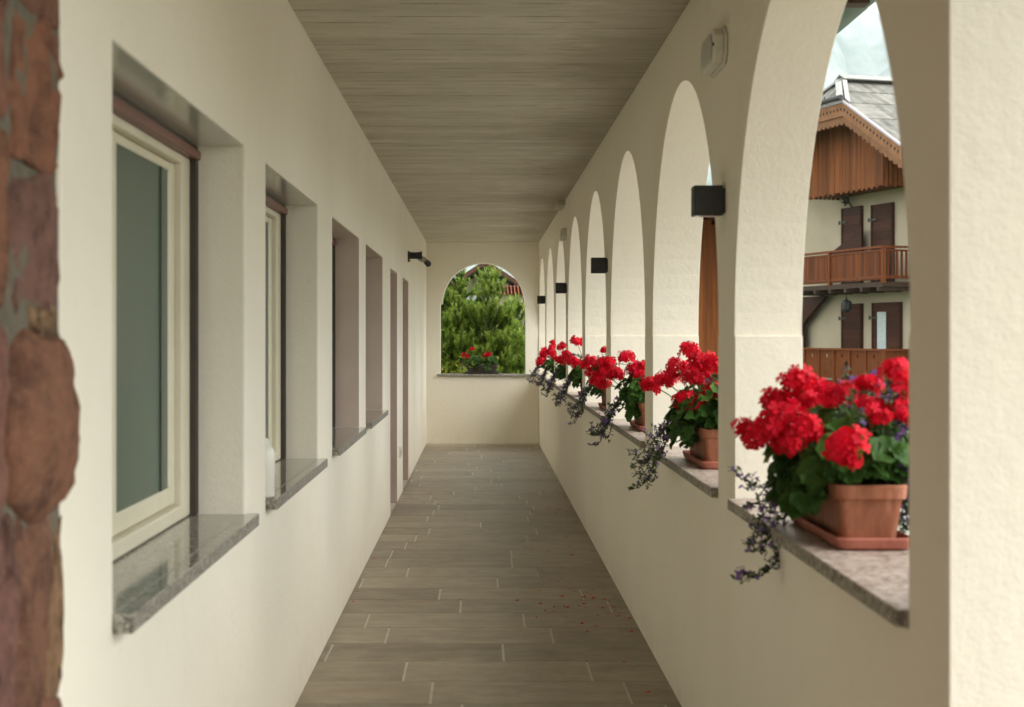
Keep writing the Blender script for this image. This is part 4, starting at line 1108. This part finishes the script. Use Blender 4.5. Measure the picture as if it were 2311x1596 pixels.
# ---------------------------------------------------------------- orange boarded barn seen through the second arch
bx, by = P(1545, 600, 27).x, 27.0
bn = empty("timber_barn", (bx, by, -.6), R(-8), label="orange-brown boarded barn seen in the gap of the second arch", cat="barn")
m = MB(); x = -1.3; r2 = random.Random(9)
while x < 1.35:
    bw = r2.uniform(.10, .16); top = 4.2 - .55*abs(x-.1)
    m.prism([(x+.001, .1), (x+bw-.001, .1), (x+bw-.001, top), (x+.001, top)], 1, r2.uniform(-.015, 0), .03, r2.random()); x += bw
m.prism([(-1.3, .1), (1.35, .1), (1.35, 3.40), (.1, 4.12), (-1.3, 3.35)], 1, .031, 4, .4)
m.build("boarding", M_WBARN, bn)
m = MB()
for s in (-1, 1): m.prism([(.1, 4.42), (.1+s*1.7, 4.42-.55*1.7), (.1+s*1.7, 4.28-.55*1.7), (.1, 4.28)], 1, -1.5, 4.6)
m.build("roof", M_WDARK, bn)
m = MB(); m.box((-1.4, -.05, 0), (1.45, 4.1, .1)); m.build("plinth", M_BASEPL, bn)

# ---------------------------------------------------------------- mountain
def mz(x, y):
    x, y = x/2.2, y/2.2
    u = (x-640)/900; v = (y-2600)/700
    e = math.exp(-(u*u*1.2) - v*v)
    n = mnoise.fractal(Vector((x*.0022, y*.0022, 1.7)), 1.0, 2.1, 6)
    ridge = 1 - abs(mnoise.fractal(Vector((x*.0034+9, y*.0012, .3)), .9, 2.0, 5))
    return 2.2*(-30 + e*(330 + 250*ridge + 120*n))
mt = grid_sheet(-1500, 5000, 3300, 8100, 130, 96, mz)
mm = NT("grey_rock_and_forest")
mm.base(mm.ramp(mm.noise(.006, 6, .65), [(.38, (.06, .085, .07)), (.60, (.26, .27, .26))]), .95, .1)
mt.build("mountain", mm.mat, fix=False, smooth=True, kind="structure")

# ---------------------------------------------------------------- haze
HAZE = True
if HAZE:
    m = MB(); m.box((-2500, -200, -90), (5500, 8600, 2200))
    hz = m.build("haze", None if False else bpy.data.materials.new("valley_haze"), kind="stuff")
    hm = hz.data.materials[0]; hm.use_nodes = True; nt = hm.node_tree; nt.nodes.clear()
    out = nt.nodes.new("ShaderNodeOutputMaterial"); pv = nt.nodes.new("ShaderNodeVolumePrincipled")
    pv.inputs["Color"].default_value = (.86, .96, .97, 1); pv.inputs["Density"].default_value = .0001; pv.inputs["Anisotropy"].default_value = .2
    nt.links.new(pv.outputs[0], out.inputs["Volume"])

# ---------------------------------------------------------------- sky and light
SUN_EL, SUN_AZ = R(46), R(112)                       # azimuth clockwise from +Y (north)
wd = bpy.data.worlds.new("World"); scene.world = wd; wd.use_nodes = True
nt = wd.node_tree; bgn = nt.nodes["Background"]
sky = nt.nodes.new("ShaderNodeTexSky"); sky.sky_type = 'NISHITA'; sky.sun_disc = False
sky.sun_elevation = SUN_EL; sky.sun_rotation = SUN_AZ
tc = nt.nodes.new("ShaderNodeTexCoord"); mp = nt.nodes.new("ShaderNodeMapping"); mp.inputs["Scale"].default_value = (1, 1, 2.2)
nz = nt.nodes.new("ShaderNodeTexNoise"); nz.inputs["Scale"].default_value = 5.0; nz.inputs["Detail"].default_value = 7; nz.inputs["Roughness"].default_value = .55
nt.links.new(tc.outputs["Generated"], mp.inputs[0]); nt.links.new(mp.outputs[0], nz.inputs["Vector"])
rp = nt.nodes.new("ShaderNodeValToRGB"); rp.color_ramp.elements[0].position = .36; rp.color_ramp.elements[0].color = (.5, .5, .5, 1)
rp.color_ramp.elements[1].position = .56; rp.color_ramp.elements[1].color = (.95, .95, .95, 1)
nt.links.new(nz.outputs["Fac"], rp.inputs[0])
mx = nt.nodes.new("ShaderNodeMix"); mx.data_type = 'RGBA'
nt.links.new(rp.outputs[0], mx.inputs[0]); nt.links.new(sky.outputs[0], mx.inputs[6]); mx.inputs[7].default_value = (10.0, 10.2, 10.0, 1)
nt.links.new(mx.outputs[2], bgn.inputs["Color"]); bgn.inputs["Strength"].default_value = .10
sl = bpy.data.lights.new("sun", 'SUN'); sl.energy = 1.1; sl.angle = R(45); sl.color = (1, .95, .86)
so = bpy.data.objects.new("sun", sl); col.objects.link(so)
dirv = Vector((math.sin(SUN_AZ)*math.cos(SUN_EL), math.cos(SUN_AZ)*math.cos(SUN_EL), math.sin(SUN_EL)))
so.rotation_euler = dirv.to_track_quat('Z', 'Y').to_euler()

# ---------------------------------------------------------------- camera and render
cd = bpy.data.cameras.new("camera"); cam = bpy.data.objects.new("camera", cd); col.objects.link(cam)
cam.location = (0, 0, EZ); cam.rotation_euler = (R(90), 0, 0)
cd.sensor_fit = 'HORIZONTAL'; cd.sensor_width = 36; cd.lens = F/2311*36
cd.shift_x = (1155.5-VX)/2311; cd.shift_y = -(798-VY)/2311
cd.clip_start = .05; cd.clip_end = 20000
cd.dof.use_dof = True; cd.dof.focus_distance = 11.0; cd.dof.aperture_fstop = 5.0
scene.camera = cam
scene.view_settings.view_transform = 'Standard'; scene.view_settings.look = 'None'; scene.view_settings.gamma = 1.0
scene.view_settings.exposure = 1.65
scene.cycles.max_bounces = 12; scene.cycles.diffuse_bounces = 8; scene.cycles.glossy_bounces = 4; scene.cycles.transmission_bounces = 4; scene.cycles.volume_bounces = 1
scene.cycles.use_denoising = True
scene.cycles.sample_clamp_indirect = 8
